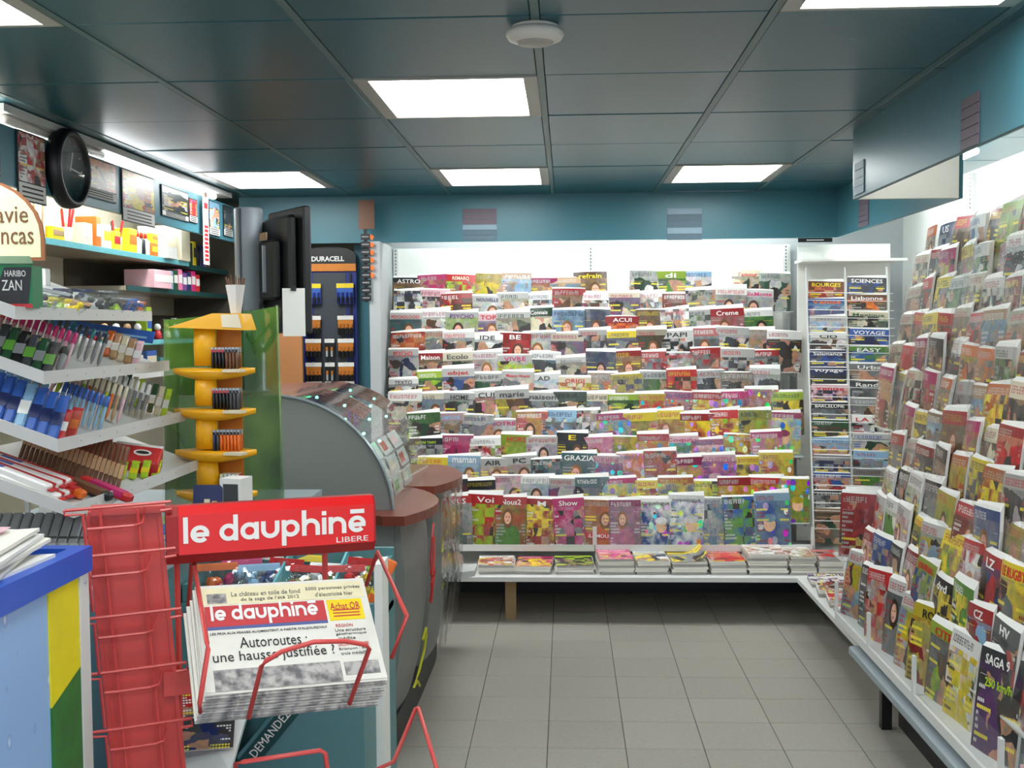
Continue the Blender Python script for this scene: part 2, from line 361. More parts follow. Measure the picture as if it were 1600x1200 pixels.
def tube_light(label, p0, p1, r=.014, m='tube_glow'):
    t = thing('tube_light', label, 'tube light', 'fluorescent tubes behind the fascia boards', p0)
    d = Vector(p1)-Vector(p0); n = max(1, round(d.length/1.25)); s = d/n
    up = .03
    for i in range(n):
        a = s*i+s*.02; b = s*(i+1)-s*.02
        G().tube([a, b], r, 10).build('tube', m, t)
        G().tube([a+Vector((0, 0, up)), b+Vector((0, 0, up))], .018, 4).build('batten', 'white_metal', t)
tube_light('fluorescent tubes hidden behind the back fascia', (-1.0, 6.98, 2.34), (1.5, 6.98, 2.34))
tube_light('fluorescent tubes behind the near right fascia', (1.30, .6, 2.34), (1.30, 4.7, 2.34), m='side_tube_glow')
tube_light('fluorescent tubes behind the far right fascia', (1.72, 4.9, 2.34), (1.72, 6.8, 2.34))
tube_light('fluorescent tubes over the lit left wall shelf', (-2.08, 2.2, 2.24), (-2.08, 6.2, 2.24))

# ---------------------------------------------------------------- magazine kit
CN = {'red': (200, 40, 44), 'white': (236, 234, 230), 'cream': (226, 214, 186), 'orange': (232, 112, 36), 'yellow': (240, 212, 40), 'green': (98, 160, 60), 'dark green': (40, 82, 54),
      'blue': (52, 96, 178), 'pale blue': (140, 182, 214), 'navy': (34, 44, 92), 'pink': (226, 120, 160), 'magenta': (200, 40, 110), 'purple': (116, 70, 132), 'brown': (112, 74, 50),
      'grey': (138, 140, 142), 'dark grey': (66, 68, 72), 'black': (26, 26, 30), 'teal': (44, 120, 126), 'tan': (190, 150, 112), 'pale pink': (234, 186, 196), 'lime': (176, 208, 50)}
MB_W, MB_H = .2, .27
COVERS, PAGES, BAGS = [], [], []
for vi, (bow, flop, th) in enumerate([(.004, .006, .011), (.009, .012, .014), (-.003, .02, .010), (.012, 0., .016), (.006, -.008, .012)]):
    def yy(u, v): return bow*(2*u-1)**2+flop*max(0, v-.55)**2*3
    g = G(); nu, nv = 6, 4
    P = [[(MB_W*(u/nu-.5), yy(u/nu, v/nv), MB_H*v/nv) for u in range(nu+1)] for v in range(nv+1)]
    for v in range(nv):
        for u in range(nu):
            g.add([P[v][u], P[v][u+1], P[v+1][u+1], P[v+1][u]], [(0, 1, 2, 3)])
            g.uv[len(g.f)-1] = [(u/nu, v/nv), ((u+1)/nu, v/nv), ((u+1)/nu, (v+1)/nv), (u/nu, (v+1)/nv)]
    COVERS.append(g.mesh('cover', 'cover_print', True))
    g = G(); q = [(p[0]*.985, p[1]+.0008, p[2]*.995) for r in P for p in r]; n = len(q); slope = (1.5, .4, 2., -.6, 1.1)[vi]; ext = (.012, .016, .009, .014, .020)[vi]
    q2 = [(p[0], p[1]+th, p[2]+((ext+slope*.009*(p[0]/MB_W+.5)) if p[2] > MB_H*.99*.995 else 0)) for p in q]
    F = []
    for v in range(nv):
        for u in range(nu):
            a = v*(nu+1)+u; F += [(a, a+1, a+nu+2, a+nu+1), (n+a+nu+1, n+a+nu+2, n+a+1, n+a)]
    for u in range(nu): a = nv*(nu+1)+u; F += [(a, a+1, n+a+1, n+a), (n+u, n+u+1, u+1, u)]
    for v in range(nv): a = v*(nu+1); b = a+nu; F += [(a+nu+1, n+a+nu+1, n+a, a), (b, n+b, n+b+nu+1, b+nu+1)]
    g.add(q+q2, F); PAGES.append((g.mesh('page_block', 'paper_white', False), bow, th))
for k in range(4):
    r = random.Random(k); g = G(); nu, nv = 7, 9; w, h = MB_W*1.07, MB_H*1.07
    pts = []
    for v in range(nv+1):
        for u in range(nu+1):
            e = min(u, nu-u, 2)/2
            pts.append((w*(u/nu-.5)+r.uniform(-.003, .003), -.004-.009*e*r.random(), h*v/nv-.004+(r.uniform(-.006, .006) if v == nv else 0)))
    g.add(pts, [(v*(nu+1)+u, v*(nu+1)+u+1, v*(nu+1)+u+nu+2, v*(nu+1)+u+nu+1) for v in range(nv) for u in range(nu)])
    BAGS.append(g.mesh('plastic_sleeve', 'sleeve', True))
for n_, c_ in CN.items(): mat('ink_'+n_, c_, .4, var=.02)

def muted(n, rr):
    r, g, b = CN[n]; l = .3*r+.55*g+.15*b; k = rr.uniform(.0, .16); w = rr.uniform(.66, .96)
    return [float(x) for x in sr(*[max(0, min(250, (q*(1-k)+l*k)*w)) for q in (r, g, b)])]
def magazine(M, label, group, c=('white', 'grey', 'red', 'white'), dz=0, mh=1, title=None, tw=.85, sub=None, variant=None, w=1., h=1., bag=False, seed=None, thick=True, name='magazine', cat='magazine'):
    rr = random.Random(seed if seed is not None else random.random()); vi = rr.randrange(5) if variant is None else variant
    t = thing(name, label, cat, group, M=M @ Matrix.Diagonal((w, 1, h, 1)))
    o = obj('cover', COVERS[vi], t)
    for i, n in enumerate(c): o['c%d' % (i+1)] = muted(n, rr)
    o['sd'] = rr.random()*9.; o['dz'] = float(dz); o['mh'] = float(mh); o['tx'] = 1. if title else 0.
    obj('page_block', PAGES[vi][0], t)
    if title:
        tw = min(tw, .12*len(title)+.12)
        q = obj('masthead', text_me(title, MB_W*tw, 'ink_'+c[3], h=min(.030, MB_W*tw/max(2, len(title))*1.5), bend=PAGES[vi][1], W=MB_W), t); q.location = (0, -.0012, MB_H*.895); fl = [.006, .012, .02, 0., -.008][vi]
        q.location.y += fl*.357-abs(fl)*.08
    if sub and len(sub) > 4: G().box(-MB_W*.46, MB_W*.46, -.002, .0, MB_H*sub[2]-.016, MB_H*sub[2]+.016).build('title_band', 'ink_'+sub[4], t)
    if sub:
        q = obj('headline', text_me(sub[0], MB_W*sub[3], 'ink_'+sub[1], bend=PAGES[vi][1], W=MB_W), t); q.location = (0, -.0016 if len(sub) < 5 else -.0034, MB_H*sub[2])
    if bag: obj('plastic_sleeve', rr.choice(BAGS), t)
    return t

# ---------------------------------------------------------------- racks
NT = 12
def back_base(k): return 7.06-.05*k, 1.70-.1215*k          # Y, z of tier k (0 = top)
def right_base(k): return 1.70-.041*k, 1.80-.1345*k        # X, z of tier k
BX0, BX1, BXM = -1.09, 1.385, .157
def back_rack():
    t = thing('magazine_rack', 'white tiered magazine rack along the back wall', 'magazine rack', 'tiered magazine racks', (0, 7.2, 0))
    def B(*a): return G().box(*a, M=T(0, -7.2, 0))
    B(BX0-.02, BX1+.02, 7.26, 7.29, .25, 2.12).build('back_panel', 'white_panel', t)
    for x in (BX0+.012, BXM, BX1-.012):
        u = B(x-.014, x+.014, 7.235, 7.26, .25, 2.12).build('slotted_upright', 'white_metal', t)
        g = G()
        for i in range(9): g.box(x-.003, x+.003, 7.2335, 7.236, 1.93+i*.021, 1.942+i*.021, M=T(0, -7.2, 0))
        g.build('slot_row', 'slot', u)
    for k in range(NT):
        Y, z = back_base(k)
        for b, (x0, x1) in enumerate(((BX0, BXM-.006), (BXM+.006, BX1))):
            s = B(x0, x1, Y-.008, Y+.045, z-.006, z).build('tier_shelf', 'white_metal', t)
            B(x0, x1, Y-.012, Y-.009, z-.008, z+(.075 if k < NT-1 else .13)).build('acrylic_front', 'acrylic', t)
            if k == NT-1:
                B(x0-.004, x1+.004, Y-.022, Y-.0125, z-.03, z+.006).build('front_rail', 'white_metal', t)
                for x in (x0, x1): B(x-.006, x+.006, Y-.022, Y-.0125, z+.006, z+.11).build('bracket', 'white_metal', t)
        if k < NT-1:
            for x in (BX0+.01, BXM, BX1-.01): B(x-.003, x+.003, Y+.045, 7.235, z-.03, z-.006).build('support_arm', 'white_metal', t)
back_rack()

PAL = {  # per row of the back rack: left-half palette, right-half palette
 'brown': [('brown', 'tan', 'black', 'white'), ('tan', 'red', 'red', 'cream'), ('dark grey', 'tan', 'cream', 'red'), ('brown', 'yellow', 'orange', 'cream'), ('grey', 'pale blue', 'tan', 'white'), ('red', 'tan', 'magenta', 'white')],
 'red': [('white', 'grey', 'white', 'red'), ('tan', 'brown', 'red', 'white'), ('cream', 'dark grey', 'pale pink', 'red'), ('white', 'brown', 'white', 'magenta'), ('pale blue', 'dark grey', 'white', 'navy'), ('cream', 'grey', 'white', 'red'), ('grey', 'tan', 'pale pink', 'red'), ('purple', 'grey', 'cream', 'magenta'), ('dark green', 'cream', 'white', 'dark green')],
 'decor': [('white', 'dark green', 'white', 'dark grey'), ('cream', 'dark grey', 'white', 'red'), ('grey', 'dark green', 'white', 'black'), ('pale blue', 'grey', 'cream', 'dark grey'), ('green', 'dark green', 'lime', 'white'), ('white', 'grey', 'pale blue', 'navy'), ('cream', 'brown', 'white', 'purple')],
 'women': [('white', 'pink', 'white', 'magenta'), ('pale pink', 'red', 'white', 'red'), ('black', 'dark grey', 'black', 'yellow'), ('white', 'purple', 'white', 'red'), ('teal', 'grey', 'teal', 'white'), ('pink', 'magenta', 'pink', 'white'), ('lime', 'red', 'yellow', 'red'), ('white', 'black', 'white', 'black')],
 'kids': [('pink', 'yellow', 'magenta', 'white'), ('yellow', 'red', 'yellow', 'red'), ('pale blue', 'yellow', 'magenta', 'white'), ('pink', 'purple', 'pale pink', 'magenta'), ('green', 'yellow', 'lime', 'navy'), ('orange', 'yellow', 'red', 'white'), ('white', 'pale blue', 'white', 'blue'), ('red', 'yellow', 'red', 'white'), ('pale pink', 'orange', 'pink', 'blue'), ('yellow', 'green', 'yellow', 'magenta')],
 'sport': [('dark grey', 'grey', 'red', 'white'), ('brown', 'dark green', 'cream', 'red'), ('navy', 'grey', 'yellow', 'navy'), ('white', 'dark grey', 'white', 'red'), ('grey', 'tan', 'orange', 'white'), ('dark green', 'green', 'white', 'dark green'), ('tan', 'brown', 'red', 'yellow')],
 'auto': [('dark grey', 'grey', 'white', 'red'), ('black', 'grey', 'black', 'white'), ('white', 'red', 'white', 'navy'), ('yellow', 'green', 'yellow', 'red'), ('grey', 'blue', 'blue', 'white'), ('red', 'white', 'red', 'white'), ('white', 'green', 'white', 'black'), ('pale blue', 'yellow', 'white', 'red')],
}
KIND = {0: 'a face', 1: 'a scenic photo', 2: 'cartoon shapes', 3: 'blocks of colour'}
USED = set()
def mlabel(c, dz, pos, row, rack):
    s = '%s magazine with %s masthead and %s, %s in the %s tier of the %s rack' % (c[0], c[2], KIND[dz], pos, row, rack)
    if len(s.split()) > 16: s = '%s magazine, %s masthead, %s, %s in %s tier of %s rack' % (c[0], c[2], KIND[dz], pos, row, rack)
    if len(s.split()) > 16: s = '%s magazine, %s masthead, %s in %s tier of %s rack' % (c[0], c[2], pos, row, rack)
    assert s not in USED, s
    USED.add(s); return s
# titles that can be read in the photograph: (row, X metres, text, colours, design)
READ = [(0, -1.03, 'ASTRO', ('brown', 'tan', 'black', 'white'), 0), (0, -.72, 'REMARQ', ('tan', 'lime', 'red', 'cream'), 3), (0, .13, 'refrain', ('brown', 'tan', 'brown', 'yellow'), 0), (0, .62, 'di', ('dark green', 'green', 'lime', 'white'), 1), (0, 1.06, "l'amour", ('cream', 'dark green', 'cream', 'red'), 1),
        (1, -.5, 'NOUVELLE', ('white', 'grey', 'white', 'navy'), 0), (1, 1.16, 'BelleMonte', ('white', 'grey', 'white', 'magenta'), 0), (1, .62, None, ('dark green', 'red', 'red', 'white'), 0),
        (2, -1.02, 'PSYCHOLOGIES', ('dark grey', 'teal', 'white', 'red'), 0), (2, -.66, 'PSYCHO', ('white', 'lime', 'white', 'purple'), 0), (2, -.42, 'TOP', ('purple', 'grey', 'pale pink', 'red'), 0), (2, -.1, 'Connais', ('dark green', 'cream', 'dark green', 'white'), 1), (2, .32, 'ACUI', ('brown', 'orange', 'red', 'white'), 3), (2, .97, 'Creme', ('red', 'grey', 'red', 'white'), 0),
        (3, -.9, None, ('orange', 'red', 'orange', 'white'), 3), (3, -.42, 'IDE', ('white', 'dark grey', 'white', 'dark grey'), 1), (3, -.25, 'BE', ('red', 'brown', 'red', 'white'), 0), (3, .72, 'PAPI', ('white', 'black', 'white', 'black'), 3),
        (4, -.98, 'PSYCHO', ('white', 'navy', 'white', 'red'), 1), (4, -.75, 'Maison', ('brown', 'tan', 'red', 'white'), 1), (4, -.58, 'Ecolo', ('cream', 'dark green', 'cream', 'dark grey'), 1), (4, -.38, 'VIVRE', ('white', 'lime', 'white', 'magenta'), 3), (4, -.05, 'Maison', ('grey', 'cream', 'white', 'grey'), 1),
        (5, -1.02, 'TEXTO', ('white', 'black', 'white', 'dark grey'), 1), (5, -.6, 'objet', ('grey', 'blue', 'white', 'red'), 1), (5, -.3, 'Maison World', ('cream', 'grey', 'white', 'red'), 1), (5, -.14, 'AD', ('white', 'pale blue', 'white', 'dark grey'), 1), (5, .05, 'ORIGI', ('orange', 'yellow', 'cream', 'red'), 3),
        (6, -.72, 'HOME', ('white', 'dark green', 'white', 'black'), 1), (6, -.44, 'CUI', ('green', 'pink', 'white', 'dark grey'), 1), (6, -.28, 'marie', ('yellow', 'brown', 'white', 'dark grey'), 1), (6, -.14, 'maison', ('dark green', 'grey', 'white', 'dark grey'), 1),
        (7, -.7, 'CAMPAGNE', ('white', 'tan', 'pale pink', 'pale blue'), 1), (7, -.42, 'NOTRE', ('white', 'grey', 'white', 'magenta'), 0), (7, -.15, None, ('magenta', 'yellow', 'pink', 'white'), 0),
        (8, -.74, 'NOTRE TEMPS', ('black', 'grey', 'black', 'lime'), 3), (8, -.52, None, ('lime', 'red', 'white', 'grey'), 3), (8, -.36, 'HORS', ('yellow', 'lime', 'lime', 'red'), 3), (8, -.18, None, ('white', 'purple', 'white', 'red'), 0), (8, .0, 'E', ('black', 'dark grey', 'black', 'yellow'), 0), (8, .14, None, ('pink', 'pale pink', 'pink', 'white'), 0), (8, .65, 'Coquin', ('pale blue', 'green', 'pale pink', 'magenta'), 2),
        (9, -.62, 'maman', ('pale blue', 'grey', 'pale blue', 'white'), 0), (9, -.44, 'AIR', ('orange', 'white', 'white', 'black'), 0), (9, -.2, 'PC', ('white', 'tan', 'white', 'black'), 0), (9, -.0, 'GRAZIA', ('teal', 'grey', 'teal', 'white'), 0), (9, .52, None, ('red', 'orange', 'red', 'white'), 3), (9, 1.0, None, ('yellow', 'brown', 'yellow', 'red'), 2),
        (10, -.62, 'Gala', ('black', 'red', 'black', 'yellow'), 0), (10, -.4, None, ('pale pink', 'white', 'white', 'red'), 0), (10, -.2, None, ('white', 'pale blue', 'white', 'grey'), 0), (10, .56, None, ('grey', 'yellow', 'orange', 'yellow'), 2),
        (11, -.66, 'PARIS', ('white', 'grey', 'red', 'white'), 0), (11, -.48, 'Voi', ('red', 'lime', 'red', 'white'), 3), (11, -.34, 'Nous2', ('red', 'green', 'red', 'white'), 0), (11, -.40, 'M', ('orange', 'yellow', 'red', 'white'), 3), (11, -.27, 'Show', ('grey', 'pink', 'magenta', 'white'), 3), (11, -.10, None, ('tan', 'orange', 'orange', 'white'), 0),
        (11, .17, None, ('grey', 'pink', 'magenta', 'white'), 0), (11, .42, 'coquelogue', ('white', 'blue', 'white', 'dark grey'), 2), (11, .6, 'coquelogue', ('white', 'blue', 'white', 'dark grey'), 2), (11, .82, None, ('white', 'pale blue', 'white', 'blue'), 3), (11, 1.0, None, ('blue', 'green', 'blue', 'white'), 3), (11, 1.22, None, ('pale blue', 'blue', 'pale blue', 'red'), 2)]
ROWP = [('brown', 'decor'), ('red', 'red'), ('red', 'sport'), ('red', 'sport'), ('red', 'sport'), ('decor', 'sport'), ('decor', 'kids'), ('decor', 'kids'), ('women', 'kids'), ('women', 'kids'), ('women', 'kids'), ('women', 'kids')]
def fill_back():
    for k in range(NT):
        Y, z = back_base(k); x = BX0+.10+random.uniform(0, .03); n = 0; slots = []
        xmin = [-1.2, -1.2, -1.2, -1.2, -1.2, -1.2, -1.05, -.95, -.92, -.8, -.78, -.78][k]
        while x < BX1-.07: slots.append(x); x += random.uniform(.150, .178)
        if k == 0: slots = [s for s in slots if not (.25 < s < .45 or .84 < s < 1.0)]
        slots = [s for s in slots if s > xmin]
        tit = {}
        for r in READ:
            if r[0] == k:
                free = [i for i in range(len(slots)) if i not in tit]
                if free: tit[min(free, key=lambda i: abs(slots[i]-r[1]))] = r
        last = None
        for i, x in enumerate(slots):
            kids = x > .16+(.25 if k == 6 else 0)
            pal = PAL[ROWP[k][1 if kids else 0]]
            if i in tit: _, _, title, c, dz = tit[i]
            else:
                c = random.choice([p for p in pal if p is not last]); title = None; dz = 2 if ROWP[k][1] == 'kids' and kids and random.random() < .75 else random.choice((1, 1, 1, 3, 3, 0))
            last = c
            bag = (k >= 5 and x > .2 and random.random() < .75)
            lean = random.uniform(5, 9); w = random.uniform(.9, 1.06); h = random.uniform(.94, 1.06) if k < 11 else random.uniform(1., 1.12)
            h *= random.choice((1., .97, .95, .92, .86))
            M = T(x, Y+(.007 if i % 2 else .0), z+.001) @ RZ(random.uniform(-3, 3)) @ RX(-lean) @ RY(random.uniform(-2.6, 2.6))
            if k == 11 and title is None and -.03 < x < .1: title, h = None, 1.14
            gl = k == 11 and c[0] == 'tan'
            magazine(M, mlabel(c, dz, ORD[i]+' from left', ORD[k], 'back'), 'magazines on the back rack', c, dz, 1 if random.random() < .62 or title else 0, title, random.uniform(.55, .9) if title else .8, sub=('GLAMOUR', 'white', .2, .74, 'red') if gl else None, w=w, h=h, bag=bag)
            n += 1
fill_back()

# right-hand rack ------------------------------------------------------------
RY1U, RY1L, RY0 = 5.62, 5.15, 2.75
def right_rack():
    t = thing('magazine_rack', 'long white tiered magazine rack along the right wall', 'magazine rack', 'tiered magazine racks', (2.05, 4.2, 0))
    def B(*a): return G().box(*a, M=T(-2.05, -4.2, 0))
    B(2.08, 2.11, RY0, 6.3, .25, 2.12).build('back_panel', 'white_panel', t)
    for y in (4.0, 5.2, 5.95):
        u = B(2.055, 2.08, y-.014, y+.014, .25, 2.38).build('slotted_upright', 'white_metal', t)
        g = G()
        for i in range(9): g.box(2.053, 2.056, y-.003, y+.003, 2.2+i*.021, 2.212+i*.021, M=T(-2.05, -4.2, 0))
        g.build('slot_row', 'slot', u)
    for k in range(NT):
        X, z = right_base(k); ye = RY1U if k < 6 else RY1L
        for y0, y1 in ((RY0, 4.0), (4.006, ye)):
            B(X-.008-(.026 if k == NT-1 else 0), X+.038, y0, y1, z-.006, z).build('tier_shelf', 'white_metal', t)
            B(X-.012-(.022 if k == NT-1 else 0), X-.009-(.022 if k == NT-1 else 0), y0, y1, z-.008, z+(.085 if k < NT-1 else .14)).build('acrylic_front', 'acrylic', t)
            if k == NT-1:
                B(X-.046, X-.035, y0, y1, z-.03, z+.006).build('front_rail', 'white_metal', t)
        if k == 10:
            B(1.24, 1.50, 5.165, 5.36, .545, .555).build('end_pocket_floor', 'white_metal', t); B(1.24, 1.243, 5.165, 5.36, .555, .70).build('end_pocket_front', 'acrylic', t); B(1.5, 2.08, 5.30, 5.32, .53, .555).build('end_pocket_arm', 'white_metal', t)
        if k == NT-1:
            for y in (3.2, 4.0, 4.6, 5.15): B(X-.046, X-.035, y-.012, y+.012, z+.006, z+.14).build('bracket', 'white_metal', t)
        for y in (RY0+.01, 4.0, ye-.01): B(X+.038, 2.055, y-.003, y+.003, z-.03, z-.006).build('support_arm', 'white_metal', t)
right_rack()
RREAD = [(11, 3.37, 'SAGA 911', ('dark grey', 'purple', 'dark grey', 'white'), 1), (11, 3.62, 'AZ', ('pale blue', 'yellow', 'white', 'red'), 3), (11, 3.8, None, ('white', 'yellow', 'white', 'black'), 3), (11, 4.0, 'CITR', ('brown', 'grey', 'lime', 'red'), 1), (11, 4.15, 'RO', ('yellow', 'red', 'yellow', 'black'), 1), (10, 3.5, 'HV', ('red', 'dark grey', 'grey', 'white'), 3), (10, 3.7, 'CZ', ('red', 'pale blue', 'red', 'white'), 1), (10, 3.9, None, ('green', 'yellow', 'green', 'white'), 3), (10, 4.1, 'dvd', ('black', 'yellow', 'black', 'white'), 3), (10, 4.3, 'JOURNAL', ('white', 'blue', 'lime', 'red'), 3),
         (9, 3.45, 'LE RUGBY', ('yellow', 'grey', 'yellow', 'red'), 1), (9, 3.8, 'LZ', ('red', 'blue', 'red', 'white'), 1), (8, 4.0, None, ('red', 'brown', 'red', 'white'), 0), (0, 4.5, None, ('grey', 'lime', 'lime', 'orange'), 3), (0, 5.35, 'US', ('navy', 'grey', 'navy', 'white'), 3), (0, 4.8, None, ('dark green', 'brown', 'orange', 'yellow'), 1)]
def fill_right():
    for k in range(NT):
        X, z = right_base(k); ye = RY1U if k < 6 else RY1L
        ymin = X*1785/(1600-885)-.46; y = ye-.10; slots = []
        while y > max(ymin, RY0+.1): slots.append(y); y -= random.uniform(.175, .215) if k != 11 else random.uniform(.18, .2)
        tit = {}
        for r in RREAD:
            if r[0] == k:
                free = [i for i in range(len(slots)) if i not in tit]
                if free: tit[min(free, key=lambda i: abs(slots[i]-r[1]))] = r
        if k == 11: slots = [y for i, y in enumerate(slots) if (i in tit and tit[i][2] == 'SAGA 911') or not 3.16 < y < 3.55]; tit = {min(range(len(slots)), key=lambda i: abs(slots[i]-r[1])): r for r in RREAD if r[0] == 11}
        last = None
        for i, y in enumerate(slots):
            if i in tit: _, _, title, c, dz = tit[i]
            else:
                pal = PAL['auto'] if k >= 8 else PAL['sport']+PAL['brown'] if k > 1 else PAL['kids']+PAL['sport']
                c = random.choice([p for p in pal if p is not last]); title = None; dz = random.choice((1, 1, 1, 3, 3, 3, 0))
            last = c
            saga = title == 'SAGA 911'
            M = T(X+(.005 if i % 2 else 0)+(.012 if k == 11 else 0), y if not saga else 3.42, z+.001) @ RZ(-90+random.uniform(-6, 6)+(12 if k == 11 else 0)+(6 if saga else 0)) @ RX(-random.uniform(4, 8)) @ RY(random.uniform(-3, 3))
            lab = mlabel(c, dz, ORD[i]+' from far end', ORD[k], 'right')
            magazine(M, lab, 'magazines on the right rack', c, dz, 1, title, .8 if not saga else .7, sub=('250 km/h', 'lime', .68, .6) if saga else None, w=random.uniform(.92, 1.08) if not saga else 1.12, h=random.uniform(.95, 1.1) if not saga else 1.16, bag=(1 <= k <= 8 and random.random() < .85) )
fill_right()

# ---------------------------------------------------------------- benches, stacks and travel guides
def benches():
    t = thing('bench_shelf', 'long low white shelf under the back rack holding magazine piles', 'shelf', None, (0, 6.5, 0))
    def B(*a): return G().box(*a, M=T(0, -6.5, 0))
    B(-.98, 1.95, 6.15, 7.2, .232, .256).build('board', 'white_metal', t)
    B(-.98, 1.95, 6.9, 6.93, .0, .232).build('back_board', 'dark', t)  # dark board added to stand in for the shade under the shelf
    B(-.345, -.285, 6.26, 6.32, 0, .232).build('leg', 'wood_post', t)
    t = thing('bench_shelf', 'low white shelf along the right wall, far section with flat magazines', 'shelf', None, (1.6, 5.5, 0))
    def B(*a): return G().box(*a, M=T(-1.6, -5.5, 0))
    B(1.235, 2.07, 4.86, 6.145, .232, .256).build('board', 'white_metal', t)
    B(1.75, 1.78, 4.9, 6.14, 0, .232).build('back_board', 'dark', t); B(1.42, 1.48, 4.9, 4.96, 0, .232).build('leg', 'wood_post', t)  # back board again an added dark sheet for the shade underneath
    t = thing('bench_shelf', 'empty grey low shelf on a dark plinth below the near right rack', 'shelf', None, (1.6, 3.7, 0))
    def B(*a): return G().box(*a, M=T(-1.6, -3.7, 0))
    g = G().bbox(1.185, 2.07, 2.0, 4.83, .225, .262, .006, M=T(-1.6, -3.7, 0)).build('board', 'grey_shelf', t)
    B(1.33, 1.36, 2.0, 4.6, 0, .225).build('plinth', 'dark', t); B(1.25, 1.29, 4.55, 4.59, 0, .225).build('foot', 'black', t)
benches()
def stack(x, y, z, w, d, h, rot, label, c, dz, curl=0.):
    t = thing('magazine_pile', label, 'magazine pile', 'magazine piles on the low shelves', M=T(x, y, z) @ RZ(rot))
    n = max(2, int(h/.012))
    for i in range(n):
        dx, dy = random.uniform(-.006, .006), random.uniform(-.006, .006); a = i*h/n
        G().box(-w/2, w/2, -d/2, d/2, a+.0006, a+h/n-.0006, M=T(dx, dy, 0) @ RZ(random.uniform(-2.5, 2.5))).build('magazine_edge', 'paper' if i % 3 else 'paper_grey', t)
    g = G(); N = 6; P = []
    for j in range(2):
        for i in range(N+1): u = i/N; P.append((w*(u-.5), d*(j-.5), h+.001+curl*max(0, u-.5)**2*4))
    for i in range(N):
        g.add([P[i], P[i+1], P[N+2+i], P[N+1+i]], [(0, 1, 2, 3)]); g.uv[len(g.f)-1] = [(i/N, 0), ((i+1)/N, 0), ((i+1)/N, 1), (i/N, 1)]
    o = g.build('top_cover', 'cover_print', t)
    for i, q in enumerate(c): o['c%d' % (i+1)] = [float(e) for e in sr(*CN[q])]
    o['sd'] = random.random()*9; o['dz'] = float(dz); o['mh'] = 1.; o['tx'] = 0.
def px(x, Y): return (x-885)/1785*Y
SZ = .2565
for i, (x0, x1, h, lab, c, dz, cu) in enumerate([
    (742, 800, .05, 'low pile with yellow cover at the left end of the low back shelf', ('yellow', 'red', 'white', 'black'), 3, 0), (803, 862, .045, 'low pile with pink and yellow cover beside the wooden leg', ('pink', 'yellow', 'magenta', 'white'), 3, 0), (865, 926, .05, 'low pile with black and white cover left of the pink pile', ('white', 'black', 'lime', 'purple'), 3, 0),
    (932, 988, .085, 'magazine pile with pink and yellow top, fourth from left on low shelf', ('yellow', 'pink', 'magenta', 'white'), 3, 0), (991, 1044, .075, 'magazine pile with blue and yellow top under the middle of the rack', ('pale blue', 'yellow', 'white', 'blue'), 1, 0), (1047, 1103, .07, 'magazine pile whose top cover curls up at the corner', ('yellow', 'grey', 'yellow', 'black'), 1, .05), (1107, 1164, .075, 'magazine pile with red top left of the tallest pile', ('white', 'red', 'red', 'white'), 3, 0), (1167, 1229, .115, 'tallest magazine pile with white and red cover on the low shelf', ('cream', 'white', 'white', 'red'), 3, 0), (1231, 1272, .10, 'magazine pile with cream cover right of the tallest pile', ('cream', 'tan', 'white', 'brown'), 1, 0), (1276, 1316, .085, 'magazine pile with red cover at the corner of the low shelves', ('red', 'grey', 'red', 'white'), 1, 0)]):
    Y = 6.36; X0, X1 = px(x0, Y-.12), px(x1, Y-.12)
    stack((X0+X1)/2, Y, SZ, X1-X0-.006, .27, h, random.uniform(-3, 3), lab, c, dz, cu)
for i, (y, h, lab, c) in enumerate([(6.02, .03, 'flat purple and white magazine at the far corner of the right shelf', ('navy', 'white', 'purple', 'white')), (5.8, .035, 'flat red magazine second on the low right shelf', ('red', 'brown', 'white', 'red')), (5.58, .04, 'flat magazine with yellow patch on the low right shelf', ('lime', 'red', 'white', 'red')), (5.36, .03, 'flat orange and white magazine below the end bracket', ('white', 'orange', 'white', 'red')), (5.14, .025, 'flat pale blue magazine near the end of the right shelf', ('pale blue', 'white', 'white', 'blue')), (4.96, .02, 'flat pink and navy magazine at the near tip of the right shelf', ('navy', 'pink', 'pink', 'white'))]):
    stack(1.40, y, SZ, .2, .26, h, -90+random.uniform(-8, 8), lab, c, 3)
